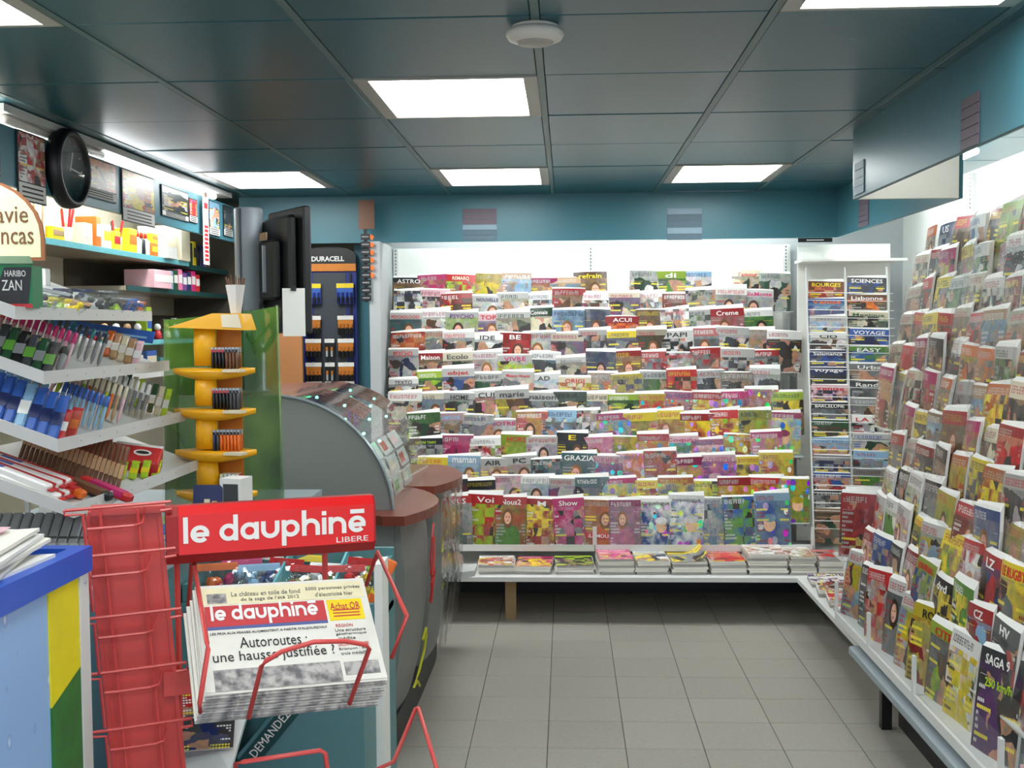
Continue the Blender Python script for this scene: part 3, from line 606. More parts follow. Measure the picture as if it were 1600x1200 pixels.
def guides():
    Y = 6.62
    t = thing('guide_rack', 'white wire rack of travel guides in the back right corner', 'wire rack', None, (1.64, Y, 0))
    def B(*a): return G().box(*a, M=T(-1.64, -Y, 0))
    B(1.40, 1.95, 7.0, 7.02, .3, 2.1).build('back_panel', 'white_panel', t)
    for x in (1.405, 1.63, 1.87): G().tube([(x-1.64, -.10, .3), (x-1.64, .17, 1.95)], .005).build('upright', 'white_metal', t)
    B(1.38, 1.98, 6.75, 7.0, 1.985, 2.0).build('top_shelf', 'white_panel', t)
    NR = 14
    COLS = [[('orange', 'red', 'brown', 'yellow'), ('blue', 'pale blue', 'blue', 'orange'), ('white', 'pale blue', 'white', 'grey'), ('white', 'brown', 'white', 'black'), ('navy', 'blue', 'navy', 'white'), ('navy', 'dark grey', 'navy', 'white'), ('pale pink', 'navy', 'pale pink', 'red'), ('dark grey', 'grey', 'black', 'white'), ('dark green', 'brown', 'dark green', 'white'), ('pale blue', 'tan', 'pale blue', 'blue'), ('pale blue', 'navy', 'grey', 'white'), ('white', 'red', 'blue', 'white'), ('dark grey', 'grey', 'dark grey', 'white'), ('brown', 'dark green', 'tan', 'brown')],
            [('navy', 'blue', 'dark grey', 'white'), ('brown', 'orange', 'brown', 'white'), ('dark green', 'black', 'cream', 'dark green'), ('blue', 'navy', 'blue', 'white'), ('green', 'blue', 'green', 'white'), ('dark grey', 'tan', 'grey', 'white'), ('dark green', 'grey', 'dark grey', 'white'), ('grey', 'brown', 'grey', 'white'), ('white', 'black', 'white', 'red'), ('white', 'dark green', 'white', 'blue'), ('pale blue', 'grey', 'pale blue', 'red'), ('tan', 'green', 'grey', 'brown'), ('brown', 'cream', 'orange', 'white'), ('green', 'dark green', 'lime', 'white')]]
    TT = {(0, 0): 'BOURGES', (0, 1): 'Venise', (0, 2): 'Jamin', (0, 3): 'CIO', (0, 4): 'Salamanca', (0, 5): 'voyage', (0, 6): 'Venise', (0, 7): 'BARCELONE', (1, 0): 'SCIENCES', (1, 1): 'Lisbonne', (1, 2): 'Mexique', (1, 3): 'VOYAGE', (1, 4): 'EASY', (1, 5): 'Urba', (1, 6): 'Rando', (1, 8): 'LA VIE'}
    for ci, (x, side) in enumerate(((1.512, 'left'), (1.745, 'right'))):
        for r in range(NR):
            z = 1.67-.1*r+(.02 if ci else 0); c = COLS[ci][r]
            M = T(x, Y+.13-.0165*r, z) @ RZ(random.uniform(-2, 2)-3) @ RX(-4) @ RY(random.uniform(-1, 1)+1.5)
            magazine(M, '%s travel guide, %s from top in the %s column of the wire rack' % (c[0], ORD[r], side), 'travel guides in the wire rack', c, 1 if r % 2 else 3, 1, TT.get((ci, r)), .8, w=1.03 if ci == 0 else 1.12, h=.74, variant=0, name='travel_guide', cat='guide book')
    for r in range(NR):
        z = 1.67-.1*r+.135
        G().tube([(1.405-1.64, .118-.0165*r, z), (1.89-1.64, .10-.0165*r, z-.012)], .0026, 5).build('wire', 'white_metal', t)
        G().tube([(1.405-1.64, .118-.0165*r, z-.045), (1.89-1.64, .10-.0165*r, z-.057)], .0018, 4).build('wire', 'white_metal', t)
guides()
# magazines standing in bags at the far end of the near rack
for i, (x, y, z, rz, c, lab) in enumerate([(1.33, 5.215, .556, -28, ('yellow', 'red', 'red', 'white'), 'yellow and red bagged comic standing at the far end of right rack'), (1.43, 5.20, .556, -38, ('dark grey', 'orange', 'teal', 'white'), 'dark bagged magazine with orange edge beside the yellow and red comic'), (1.38, 5.31, .556, -20, ('white', 'red', 'red', 'white'), 'white bagged magazine with red band behind the yellow and red comic')]):
    magazine(T(x, y, z) @ RZ(rz) @ RX(-6), lab, 'bagged magazines at the rack end', c, 3, 1, None, bag=True, h=1.08)

# ---------------------------------------------------------------- ceiling and fascia fittings
def detector():
    t = thing('smoke_detector', 'round white smoke detector on the teal ceiling', 'smoke detector', None, (-.078, 3.05, 2.41))
    G().lathe([(.04, -.0), (.062, -.001), (.062, -.008), (.04, -.01)], 32).build('mount', 'plastic_white', t, True)
    G().lathe([(.055, -.008), (.073, -.013), (.077, -.024), (.070, -.036), (.052, -.044), (.05, -.044)], 40).build('housing', 'plastic_white', t, True)
    G().lathe([(.05, -.0435), (.045, -.0475), (.01, -.048)], 32).build('sensor_cap', 'frame_grey', t, True)
    G().lathe([(.002, -.03), (.002, -.048), (.001, -.049)], 8, M=T(.03, -.055, .02)).build('indicator', 'slot', t)
detector()
mat('sticker_grey', (84, 110, 124), .5); mat('sticker_red', (110, 96, 108), .5); mat('sticker_pale', (138, 164, 180), .5)
def category_sign(label, O, xd, rows, w=.205, h=.19):
    xd = Vector(xd); n = xd.cross(Vector((0, 0, 1))); t = thing('category_sign', label, 'sign', 'category signs stuck on the fascia', M=frame(O, xd, -n, (0, 0, 1)))
    k = h/len(rows)
    for i, (m, s) in enumerate(rows):
        b = G().box(-w/2, w/2, -.003, 0, -k*(i+1)+.001, -k*i-.001).build('label_strip', m, t)
        if s: q = obj('lettering', text_me(s, w*.6, 'ink_white', h=k*.4), b); q.location = (0, -.0036, -k*(i+.5))
category_sign('red and grey category sign on the back fascia, left one', (-.513, 6.859, 2.326), (1, 0, 0), [('sticker_red', None), ('sticker_red', None), ('sticker_red', None), ('sticker_pale', None), ('sticker_grey', None), ('sticker_grey', None)])
category_sign('pale blue category sign on the back fascia, right one', (.705, 6.859, 2.314), (1, 0, 0), [('sticker_pale', None), ('sticker_grey', None), ('sticker_grey', None), ('sticker_pale', None), ('sticker_grey', None)])
category_sign('narrow grey sign at the end of the near right fascia', (1.179, 4.68, 2.27), (0, -1, 0), [('sticker_pale', None)]*4, .15, .13)
category_sign('dark red sign on the near right fascia', (1.179, 3.42, 2.28), (0, -1, 0), [('sticker_red', None)]*5, .15, .15)
category_sign('small red sign on the far right fascia', (1.599, 6.25, 2.29), (0, -1, 0), [('sticker_red', None)]*5, .2, .15)
t = thing('shelf_label', 'narrow black label strip under the far right fascia', 'label', None, (1.47, 6.85, 2.115))
G().box(-.10, .10, -.004, 0, -.012, .012).build('plate', 'black', t); G().box(-.05, .05, -.005, -.004, -.003, .003).build('print', 'ink_white', t)

# ---------------------------------------------------------------- left wall: fascia, posters, clock, shelves
def light_strip():
    t = thing('strip_light', 'bright fluorescent strip in the gap above the left fascia', 'strip light', None, (-1.965, 5.4, 2.36))
    G().box(-.11, .03, -1.5, 1.2, .018, .045).build('housing', 'white_metal', t)  # widened towards the wall to block shelf-tube light leaking onto the ceiling
    for y0, y1 in ((-.55, -.02), (.02, .42), (.45, .95)): G().tube([(0, y0, 0), (0, y1, 0)], .017, 10).build('tube', 'strip_glow', t, True)
    for y0, y1 in ((-1.45, -1.0), (-.98, -.6)): G().tube([(0, y0, 0), (0, y1, 0)], .017, 10).build('unlit_tube', 'plastic_white', t, True)
light_strip()
def poster(y0, y1, z0, z1, c, dz, label, strip=.28, x=-1.949):
    t = thing('advert_poster', label, 'poster', 'posters on the left fascia', (x, (y0+y1)/2, z0))
    a = (y1-y0)/2; h = z1-z0
    G().box(0, .006, -a, a, 0, h).build('backing', 'dark', t)
    o = G().quad((.0066, -a+.006, h*strip), (.0066, a-.006, h*strip), (.0066, a-.006, h-.006), (.0066, -a+.006, h-.006)).build('picture', 'cover_print', t)
    for i, n in enumerate(c): o['c%d' % (i+1)] = [float(q) for q in sr(*CN[n])]
    o['sd'] = random.random()*9; o['dz'] = float(dz); o['mh'] = 0.; o['tx'] = 1.
    w = G().box(.006, .007, -a+.006, a-.006, .005, h*strip-.004).build('warning_panel', 'paper_white', t)
    for i in range(3): G().box(.007, .0074, -a*.75, a*.75, h*strip*(.2+.24*i), h*strip*(.2+.24*i)+.006).build('text_line', 'slot', w)
poster(3.74, 3.88, 2.15, 2.32, ('dark green', 'black', 'black', 'white'), 1, 'dark poster cut by the left edge of the picture')
poster(4.005, 4.225, 2.085, 2.335, ('red', 'white', 'red', 'dark grey'), 3, 'red and white poster just left of the clock')
poster(4.566, 4.90, 2.165, 2.33, ('orange', 'tan', 'brown', 'white'), 1, 'orange poster just right of the clock', .25)
poster(4.965, 5.36, 2.10, 2.33, ('orange', 'yellow', 'red', 'white'), 1, 'orange and yellow poster, second right of the clock')
poster(5.46, 5.85, 2.17, 2.32, ('white', 'black', 'black', 'white'), 1, 'black and white poster, third right of the clock', .2)
poster(5.86, 5.99, 2.175, 2.30, ('blue', 'red', 'red', 'white'), 3, 'small blue and red poster beside the price strip', .3)
poster(6.19, 6.38, 2.135, 2.325, ('dark grey', 'pale blue', 'navy', 'white'), 1, 'dark blue poster just right of the price strip', .25)
poster(6.456, 6.63, 2.15, 2.325, ('black', 'dark grey', 'black', 'white'), 1, 'narrow dark poster at the far end of the left fascia', .25)
def clock():
    t = thing('wall_clock', 'round wall clock with thick black rim on the left fascia', 'clock', None, M=T(-1.949, 4.385, 2.245) @ RY(90))
    G().lathe([(.118, .0), (.152, .0), (.155, .02), (.15, .045), (.138, .055), (.124, .05), (.118, .03)], 40).build('rim', 'black', t, True)
    G().lathe([(.12, .022), (.12, .028)], 40).build('dial', mat('clock_dial', (120, 124, 122), .5), t)
    G().lathe([(.119, .040), (.119, .042)], 40).build('glass', 'glass', t)
    g = G()
    for k in range(12): g.box(.098, .112, -.003, .003, .028, .03, M=RZ(30*k))
    g.build('hour_marks', 'ink_white', t)
    G().box(-.01, .07, -.004, .004, .03, .032, M=RZ(160)).build('hour_hand', 'ink_white', t); G().box(-.01, .1, -.003, .003, .032, .034, M=RZ(85)).build('minute_hand', 'ink_white', t)
clock()
t = thing('price_strip', 'tall white hanging strip with red zigzag print at the left fascia', 'hanging sign', None, (-1.93, 6.08, 1.965))
G().box(0, .004, -.045, .045, 0, .405).build('board', 'paper_white', t)
for i in range(9): G().box(.004, .006, -.03, .03, .02+i*.022, .034+i*.022, M=T(0, 0, 0) @ RX(0)).build('red_mark', 'ink_red', t)
G().box(.004, .006, -.03, .03, .30, .33).build('red_mark', 'ink_red', t); G().box(.004, .006, -.02, .02, .36, .385).build('price_mark', 'ink_brown', t)
for s, x0, x1, z0, z1, c in (('far', -.04, .04, 0, 0, 0),):
    pass
# wall shelves
def wall_shelf(label, y0, y1, z, d=.36, m='cream_wall', edge='teal_edge', back=0):
    t = thing('wall_shelf', label, 'shelf', 'shelves on the left wall', (-2.5, (y0+y1)/2, z)); a = (y1-y0)/2
    G().box(.002, d-.006, -a, a, -.022, 0).build('board', m, t)
    if back: G().box(.001, .01, -a+back, a, .0, .14).build('back_panel', 'corner_dark', t)
    G().box(d-.006, d, -a, a, -.024, .002).build('edge_strip', edge, t)
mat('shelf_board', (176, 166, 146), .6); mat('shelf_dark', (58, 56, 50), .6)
wall_shelf('upper left wall shelf, brightly lit, with boxes and pens', 3.4, 6.43, 2.0, .36, 'shelf_board')
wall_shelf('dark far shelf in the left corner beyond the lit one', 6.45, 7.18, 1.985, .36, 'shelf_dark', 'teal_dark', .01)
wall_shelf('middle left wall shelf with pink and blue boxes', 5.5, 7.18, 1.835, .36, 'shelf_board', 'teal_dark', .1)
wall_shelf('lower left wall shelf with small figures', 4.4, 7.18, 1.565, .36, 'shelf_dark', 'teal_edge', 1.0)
wall_shelf('lowest left wall shelf with small cartons', 3.2, 6.6, 1.40, .40, 'shelf_board', 'white_metal')
def carton(y, z, w, d, h, c, label, c2='white', x=-2.2, rot=0, name='carton', cat='box', group='boxes on the left wall shelves'):
    t = thing(name, label, cat, group, M=T(x, y, z) @ RZ(90+rot))
    G().bbox(-w/2, w/2, -d/2, d/2, 0, h, min(.002, w*.1)).build('body', 'ink_'+c, t)
    G().box(-w/2+.004, w/2-.004, -d/2-.001, -d/2-.0002, h*.35, h*.75).build('printed_band', 'ink_'+c2, t); return t
def pen_cup(y, z, cs, label, x=-2.2, r=.03):
    t = thing('pen_cup', label, 'pen holder', None, (x, y, z))
    G().lathe([(r*.9, 0), (r, .07), (r*.85, .07), (r*.8, .01)], 14).build('cup', 'ink_white', t, True)
    for i, c in enumerate(cs):
        a = i*2.4; G().tube([(r*.4*math.cos(a), r*.4*math.sin(a), .015), (r*1.3*math.cos(a), r*1.3*math.sin(a), .15)], .005, 6).build('pen', 'ink_'+c, t)
sz = 2.0005
for i in range(6):
    t = thing('book', 'tan book leaning in the row behind the clock', 'book', 'leaning books on the lit shelf', M=T(-2.22, 4.44+i*.04, sz) @ RZ(90) @ RY(8)); G().box(-.011, .011, -.07, .07, 0, .16).build('cover', 'ink_tan' if i % 2 else 'ink_cream', t); G().box(-.009, .009, -.0705, .066, .002, .159).build('page_block', 'paper', t)
carton(4.76, sz, .11, .12, .055, 'yellow', 'flat yellow box beside the leaning books', 'tan')
pen_cup(4.96, sz, ['red', 'orange', 'red', 'brown', 'white', 'red'], 'white cup bristling with red pens on the lit shelf')
carton(5.09, sz, .08, .1, .10, 'cream', 'cream box between the red pen cup and orange carton', 'white')
carton(5.20, sz, .05, .1, .14, 'orange', 'slim orange carton on the lit shelf', 'white')
carton(5.30, sz, .09, .1, .11, 'white', 'white box with yellow band on the lit shelf', 'yellow')
carton(5.42, sz, .08, .1, .09, 'yellow', 'small yellow box with red band on the lit shelf', 'red')
pen_cup(5.52, sz, ['red', 'black', 'red', 'red'], 'second white cup with red and black pens')
carton(5.62, sz, .10, .1, .12, 'yellow', 'tall yellow box before the grey dome', 'orange')
t = thing('dome_lamp', 'grey metal dome standing behind the yellow boxes', 'lamp', None, (-2.34, 5.72, sz)); G().lathe([(.05, 0), (.05, .06), (.02, .06)], 20).build('base', 'grey_panel', t, True); G().lathe([(.085, .06), (.085, .1), (.07, .135), (.03, .15), (.005, .155)], 24).build('shade', 'grey_panel', t, True)
for i in range(3): 
    t = thing('glue_bottle', 'white bottle with red cap in front of the grey dome', 'bottle', 'red capped bottles on the lit shelf', (-2.17, 5.73+.055*i, sz)); G().lathe([(.018, 0), (.02, .01), (.02, .075), (.008, .085), (.008, .09)], 12).build('body', 'ink_white' if i != 1 else 'ink_black', t, True); G().lathe([(.009, .088), (.009, .11), (.004, .115)], 10).build('cap', 'ink_red', t, True)
carton(5.92, sz, .09, .1, .07, 'orange', 'orange and yellow carton at the foot of the white box', 'yellow')
carton(5.94, sz+.071, .08, .09, .05, 'yellow', 'yellow carton stacked on the orange and yellow one', 'orange')
carton(6.10, sz, .16, .16, .17, 'white', 'large white box at the right end of the lit shelf', 'paper' if False else 'cream')
carton(6.32, sz, .15, .16, .17, 'cream', 'large cream box at the far end of the lit shelf', 'cream')
for i, (c, h) in enumerate([('dark green', .13), ('yellow', .14), ('black', .12), ('navy', .13), ('purple', .12), ('brown', .13)]):
    carton(6.5+i*.065, 1.9855, .05, .1, h, c, '%s slim box on the dark shelf in the left corner' % c, 'dark grey')
carton(5.95, 1.8355, .26, .16, .095, 'pale pink', 'large pale pink box at the near end of the middle shelf', 'white')
for i, c in enumerate(['pale blue', 'dark green', 'pink', 'purple', 'navy', 'magenta', 'red']):
    carton(6.13+i*.075, 1.8355, .065, .12, .10+.008*(i % 3), c, '%s box right of the large pale pink box' % c, 'white')
for i, c in enumerate(['white', 'yellow', 'pale blue', 'red', 'cream', 'green', 'orange', 'pale blue', 'lime', 'red', 'white', 'pale blue']):
    zz = 1.5655; y = 4.75+i*.14
    if i in (8,): carton(y, zz, .07, .06, .17, c, 'lime green tall box on the lower wall shelf', 'blue'); continue
    t = thing('figurine', '%s little figure, %s from the near end of the lower wall shelf' % (c, ORD[i]), 'figurine', 'small figures on the lower wall shelf', (-2.18, y, zz))
    G().lathe([(.018, 0), (.024, .01), (.02, .04), (.010, .05)], 12).build('body', 'ink_'+c, t, True); G().lathe([(.004, .046), (.016, .054), (.019, .066), (.014, .08), (.003, .085)], 12).build('head', 'ink_white' if i % 2 else 'ink_tan', t, True)
for i, c in enumerate(['yellow', 'yellow', 'pale blue', 'white', 'tan', 'dark grey', 'white', 'brown', 'cream', 'tan', 'white', 'blue', 'teal']):
    carton(3.75+i*.19, 1.4005, .14, .1, .07+.02*(i % 3), c, '%s carton, %s from the near end of the lowest shelf' % (c, ORD[i]), 'cream')

# ---------------------------------------------------------------- silver post with monitor, wood panel, battery stand
def metal_mats():
    mat('silver', (186, 192, 200), .38, .35, var=.04); mat('dark_groove', (60, 66, 74), .5)
    mat('monitor_black', (22, 23, 25), .42); mat('cable_grey', (84, 84, 80), .5); mat('card_brown', (168, 112, 66), .75, var=.08, scale=9)
    mat('copper', (206, 128, 52), .35, .3); mat('battery_blue', (30, 44, 128), .4)
metal_mats()
def post():
    t = thing('steel_post', 'tall brushed steel post behind the yellow lighter tower', 'post', None, (-1.255, 4.5, .0))
    G().lathe([(.07, 1.366), (.07, 1.375), (.056, 1.376), (.056, 2.09), (.05, 2.097)], 28).build('shaft', 'silver', t, True)
    G().box(-.022, -.014, -.058, -.05, 1.38, 2.09).build('groove', 'dark_groove', t)
    G().box(.04, .22, -.02, .02, 1.86, 1.93).build('screen_arm', 'monitor_black', t)
post()
def monitor():
    M = T(-1.078, 4.42, 1.84) @ RZ(126)
    t = thing('monitor', 'black flat screen seen from behind, fixed to the steel post', 'monitor', None, M=M)
    # local: -y is the screen side, +y the back
    G().bbox(-.18, .18, -.02, .012, -.24, .24, .006).build('screen_housing', 'monitor_black', t)
    G().bbox(-.13, .15, .012, .05, -.16, .21, .012).build('back_bulge', 'monitor_black', t); G().bbox(-.06, .1, .05, .085, -.11, .12, .01).build('bracket_cover', 'dark', t)
    G().box(-.17, .17, -.0215, -.02, -.225, .225).build('screen', 'black', t)
    G().box(.02, .035, .085, .095, -.08, .10).build('bright_bracket', 'silver', t); G().box(.0, .07, .085, .09, .12, .15).build('rating_plate', 'ink_tan', t)
    g = G(); g.tube([(.12, .06, -.1), (.13, .1, -.2), (.10, .12, -.26), (.03, .13, -.31), (-.05, .12, -.30), (-.1, .1, -.24), (-.11, .08, -.14)], .011, 8); g.build('cable', 'cable_grey', t, True)
    g = G(); g.tube([(.15, .06, -.1), (.16, .1, -.19), (.12, .13, -.25), (.02, .14, -.28), (-.06, .1, -.2)], .007, 8); g.build('cable', 'black', t, True)
    g = G().box(-.012, .012, -.023, .023, -.1, .1)
monitor()
t = thing('paper_sheet', 'white sheet of paper hanging below the black monitor', 'paper', None, M=T(-1.022, 4.26, 1.605) @ RZ(8)); G().box(-.042, .042, 0, .002, -.015, .165).build('sheet', 'paper_white', t); G().box(-.01, .01, -.004, .006, .155, .175).build('clip', 'dark', t)
t = thing('brown_panel', 'tall plain brown board between steel post and battery stand', 'panel', None, (-1.68, 6.6, 0)); G().box(-.14, .14, 0, .02, 0, 1.80).build('board', 'card_brown', t); G().box(-.13, .13, .02, .06, 0, .04).build('foot', 'card_brown', t)
def battery_stand():
    X0, Y = -1.44, 6.93
    t = thing('battery_stand', 'blue battery display stand with black arched header', 'display stand', None, (X0, Y, 0))
    G().box(-.165, .165, 0, .03, .0, 2.0).build('backboard', 'battery_blue', t)
    pts = [(-.165, 0, 1.97)]+[(.165*math.cos(math.pi-a*math.pi/12), 0, 2.06+.055*math.sin(a*math.pi/12)) for a in range(13)]+[(.165, 0, 1.97)]
    h = G().prism([(p[0], -.012, p[2]) for p in pts], (0, .03, 0)).build('header', 'black', t)
    q = obj('lettering', text_me('DURACELL', .2, 'ink_white', bold=.03), h); q.location = (-.005, -.0145, 2.04)
    G().box(-.165, .165, -.014, 0, 1.965, 2.01).build('copper_band', 'copper', t)
    for x in (-.13, .13): G().box(x-.006, x+.006, -.012, 0, .4, 1.95).build('side_rail', 'black', t)
    G().box(-.1, .1, -.004, 0, .3, 1.955).build('peg_panel', 'dark_groove', t)
    rows = [(1.83, 'blue'), (1.64, 'copper'), (1.50, 'copper'), (1.355, 'copper'), (1.24, 'copper')]
    for r, (z, k) in enumerate(rows):
        for cix, x in enumerate((-.10, 0, .10)):
            if cix == 1 and r in (0, 1): continue
            w, hh = (.105, .13) if k == 'blue' else (.098, .118)
            if cix == 1: w = .06
            p = thing('battery_pack', '%s battery pack, %s peg row, %s on the battery stand' % ('blue' if k == 'blue' else ('small grey' if cix == 1 and r < 4 else 'copper-coloured'), ORD[r], ('left', 'middle', 'right')[cix]), 'battery pack', 'battery packs hanging on the stand', (X0+x, Y-.03, z))
            G().box(-w/2, w/2, 0, .004, -hh/2, hh/2).build('card', 'battery_blue' if k == 'blue' else 'black', p)
            if cix != 1: G().box(-w/2+.003, w/2-.003, -.003, 0, -hh*.2, hh*.24).build('bubble', 'copper' if k != 'blue' else 'ink_blue', p)
            G().box(-w/2, w/2, -.001, 0, hh*.25, hh*.46).build('printed_top', 'ink_yellow' if k == 'blue' else 'ink_white', p)
            nb = 2 if cix == 1 else 4
            for b in range(nb):
                bx = -w/2+w*(b+.5)/nb; c = G().tube([(bx, -.009, -hh*.46), (bx, -.009, -hh*.16)], .007, 8).build('battery', 'black' if cix != 1 else 'silver', p)
                G().tube([(bx, -.009, -hh*.16), (bx, -.009, hh*.04)], .0075, 8).build('copper_top', 'copper' if k != 'blue' else 'battery_blue', p)
            G().tube([(0, .02, hh*.47), (0, -.02, hh*.47)], .002, 5).build('peg', 'silver', p)
battery_stand()
def tag_strip():
    t = thing('clip_strip', 'dark hanging strip of lighter tags with orange corners', 'hanging strip', None, (-1.172, 6.735, 2.372))
    G().box(-.05, .045, 0, .012, -.17, 0).build('header_card', 'ink_brown', t)
    G().box(-.02, .0, .004, .008, -.60, -.17).build('strip', 'dark', t)
    for i in range(9):
        z = -.2-.045*i; o = G().box(-.036, .02, -.006, .004, z-.034, z).build('tag', 'monitor_black', t)
        G().box(-.03, .012, -.0075, -.006, z-.02, z-.012).build('print', 'ink_grey', o)
        if i < 6: G().prism([(.02, -.006, z), (.044, -.006, z-.014), (.034, -.006, z-.036), (.02, -.006, z-.03)], (0, .006, 0)).build('orange_corner', 'ink_orange', o)
tag_strip()

# ---------------------------------------------------------------- curved sales counter
mat('counter_grey', (132, 134, 132), .5, .0, var=.04); mat('counter_dark', (44, 45, 45), .5); mat('ledge_wood', (124, 56, 40), .28, var=.1, scale=5, coat=.1); mat('chrome_edge', (150, 160, 164), .3, .5)
mat('paint_red', (206, 44, 40), .5); mat('paint_yellow', (206, 204, 40), .5); mat('paint_orange', (220, 110, 50), .5)
emit('green_led', (.05, 1, .45), 14.)
CY0, CY1 = 4.2, 5.72
def arc_pt(a): return (-1.10+.455*math.cos(a), .915+.455*math.sin(a))
def counter():
    t = thing('sales_counter', 'curved grey sales counter with brown wooden ledge and clear domed hood', 'counter', None, (-.9, 4.9, 0))
    O = T(.9, -4.9, 0)
    A = [arc_pt(i*math.pi/2/16) for i in range(17)]
    G().prism([(-1.45, CY0, .0), (-.665, CY0, 0), (-.645, CY0, .91)]+[(x, CY0, z) for x, z in A]+[(-1.45, CY0, 1.37)], (0, .03, 0), M=O).build('end_panel', 'counter_grey', t)
    G().tube([O @ Vector((x, CY0-.004, z)) for x, z in A], .007, 6).build('hood_trim', 'chrome_edge', t)
    # front: swelling curve, set back at the foot
    prof = [(-.69, .12), (-.655, .25), (-.62, .5), (-.612, .7), (-.63, .9)]
    for s, (y0, y1, off) in enumerate(((CY0+.031, 4.95, .0), (4.951, CY1, .03))):
        g = G(); N = 8; rings = []
        for i in range(N+1):
            y = y0+(y1-y0)*i/N; bul = .035*math.sin(math.pi*i/N); rings.append([(x+bul+off*(1 if s else 1), y, z) for x, z in prof]+[(-1.0, y, .9), (-1.0, y, .12)])
        n = len(rings[0]); v = [O @ Vector(p) for r in rings for p in r]; f = [tuple(range(n-1, -1, -1)), tuple(range(N*n, N*n+n))]
        for i in range(N):
            for k in range(n): f.append((i*n+k, i*n+(k+1) % n, (i+1)*n+(k+1) % n, (i+1)*n+k))
        g.add(v, f); g.build('front_panel', 'counter_grey', t)
    G().prism([(-1.0, CY0+.01, 0), (-.66, CY0+.01, 0), (-.645, 4.9, 0), (-.64, 5.5, 0), (-.70, 5.74, 0), (-1.0, 5.74, 0)], (0, 0, .125), M=O).build('kick_plinth', 'counter_dark', t)
    # two scalloped wooden ledges
    for y0, y1, xx in ((4.06, 4.80, .0), (4.84, 5.62, .02)):
        out = [(-.665+xx*.5, y0)]+[(-.655+xx+.155*math.sin(math.pi*(.12+.88*i/10))**.8, y0+(y1-y0)*i/10) for i in range(11)]+[(-.68, y1), (-.78, y1), (-.78, y0+.1)]
        G().prism([(x, y, .905) for x, y in out], (0, 0, .035), M=O).build('wood_ledge', 'ledge_wood', t)
    # hood ribs, rear top and clear skin
    for k, y in enumerate((4.24, 4.78, 5.3)):
        P = [arc_pt(i*math.pi/2/12) for i in range(13)]
        g = G(); inn = [(-1.1+.40*math.cos(i*math.pi/2/12), .915+.40*math.sin(i*math.pi/2/12)) for i in range(12, -1, -1)]
        if k: g.prism([(x, y, z) for x, z in P[7:]]+[(x, y, z) for x, z in inn[:6]], (0, .016, 0), M=O); g.build('hood_rib', 'ledge_wood', t)
    G().prism([(-1.42, CY0+.03, 1.345), (-1.1, CY0+.03, 1.35), (-1.02, CY0+.05, 1.345), (-1.02, 5.3, 1.345), (-1.42, 5.3, 1.345)], (0, 0, .02), M=O).build('top_board', 'ledge_wood', t)
    g = G(); N = 14; ys = [CY0+.03, 4.5, 4.78, 5.05, 5.3]
    v = [O @ Vector((*[arc_pt(i*math.pi/2/N)[0]], y, arc_pt(i*math.pi/2/N)[1])) for y in ys for i in range(N+1)]
    g.add(v, [(a*(N+1)+i, a*(N+1)+i+1, (a+1)*(N+1)+i+1, (a+1)*(N+1)+i) for a in range(len(ys)-1) for i in range(N)])
    g.build('clear_hood', 'hood_clear', t, True)
    G().box(-1.05, -.69, CY0+.035, 5.28, .90, .91, M=O).build('display_floor', 'grey_panel', t)
    for (a, y) in [(1.45, 4.3), (1.2, 4.3), (.95, 4.32), (.75, 4.35), (1.35, 4.55), (1.1, 4.6), (.85, 4.66), (1.4, 4.85), (1.18, 4.9), (.98, 4.95), (.8, 5.0), (.62, 4.5), (1.3, 5.15), (1.05, 5.2)]:
        x, z = -1.1+.437*math.cos(a), .915+.437*math.sin(a)
        G().lathe([(.001, -.005), (.0055, -.003), (.0055, .003), (.001, .005)], 8, M=O @ T(x, y, z)).build('green_light', 'green_led', t)
    # painted marks on the film over the front
    def mark(m, pts, r, n=1.):
        q = G()
        def sx(z): return -.652+.06*max(0, min(1, (z-.12)/.45))
        q.tube([O @ Vector((sx(z)+.006+.034*math.sin(math.pi*max(0, min(1, (y-4.2)/.75)))+(.03 if y > 4.95 else 0), y, z)) for y, z in pts], r, 6); q.build('painted_mark', m, t)
    mark('paint_red', [(4.72, .80), (4.62, .76), (4.55, .68), (4.56, .62), (4.66, .60), (4.78, .66), (4.8, .73), (4.7, .66), (4.58, .58), (4.6, .50), (4.7, .47), (4.78, .58), (4.72, .62)], .0045)
    mark('paint_yellow', [(5.02, .62), (5.08, .67), (5.22, .68), (5.36, .70), (5.26, .55), (5.16, .42)], .006)
    mark('paint_yellow', [(4.5, .37), (4.56, .40), (4.62, .36), (4.6, .30), (4.5, .24), (4.42, .20), (4.5, .20), (4.6, .15)], .0055)
    for y, z in ((5.05, .84), (5.15, .80), (5.12, .72), (5.25, .83), (5.22, .76)): mark('paint_orange', [(y, z), (y+.05, z-.03), (y+.02, z-.045)], .0045)
    # clear film over the far half of the front
    g = G(); N = 12
    v = []
    for i in range(N+1):
        y = 4.7+.95*i/N
        for z in (.20, .45, .7, .9): v.append(O @ Vector((-.545+.012*math.sin(i*1.9)+(.02 if z > .4 else -.012)-(.05 if i == N else 0), y, z)))
    g.add(v, [(i*4+j, i*4+4+j, i*4+5+j, i*4+1+j) for i in range(N) for j in range(3)]); g.build('clear_film', 'wrap', t, True)
counter()
mat('ticket_paper', (196, 208, 206), .5, var=.15, scale=40)
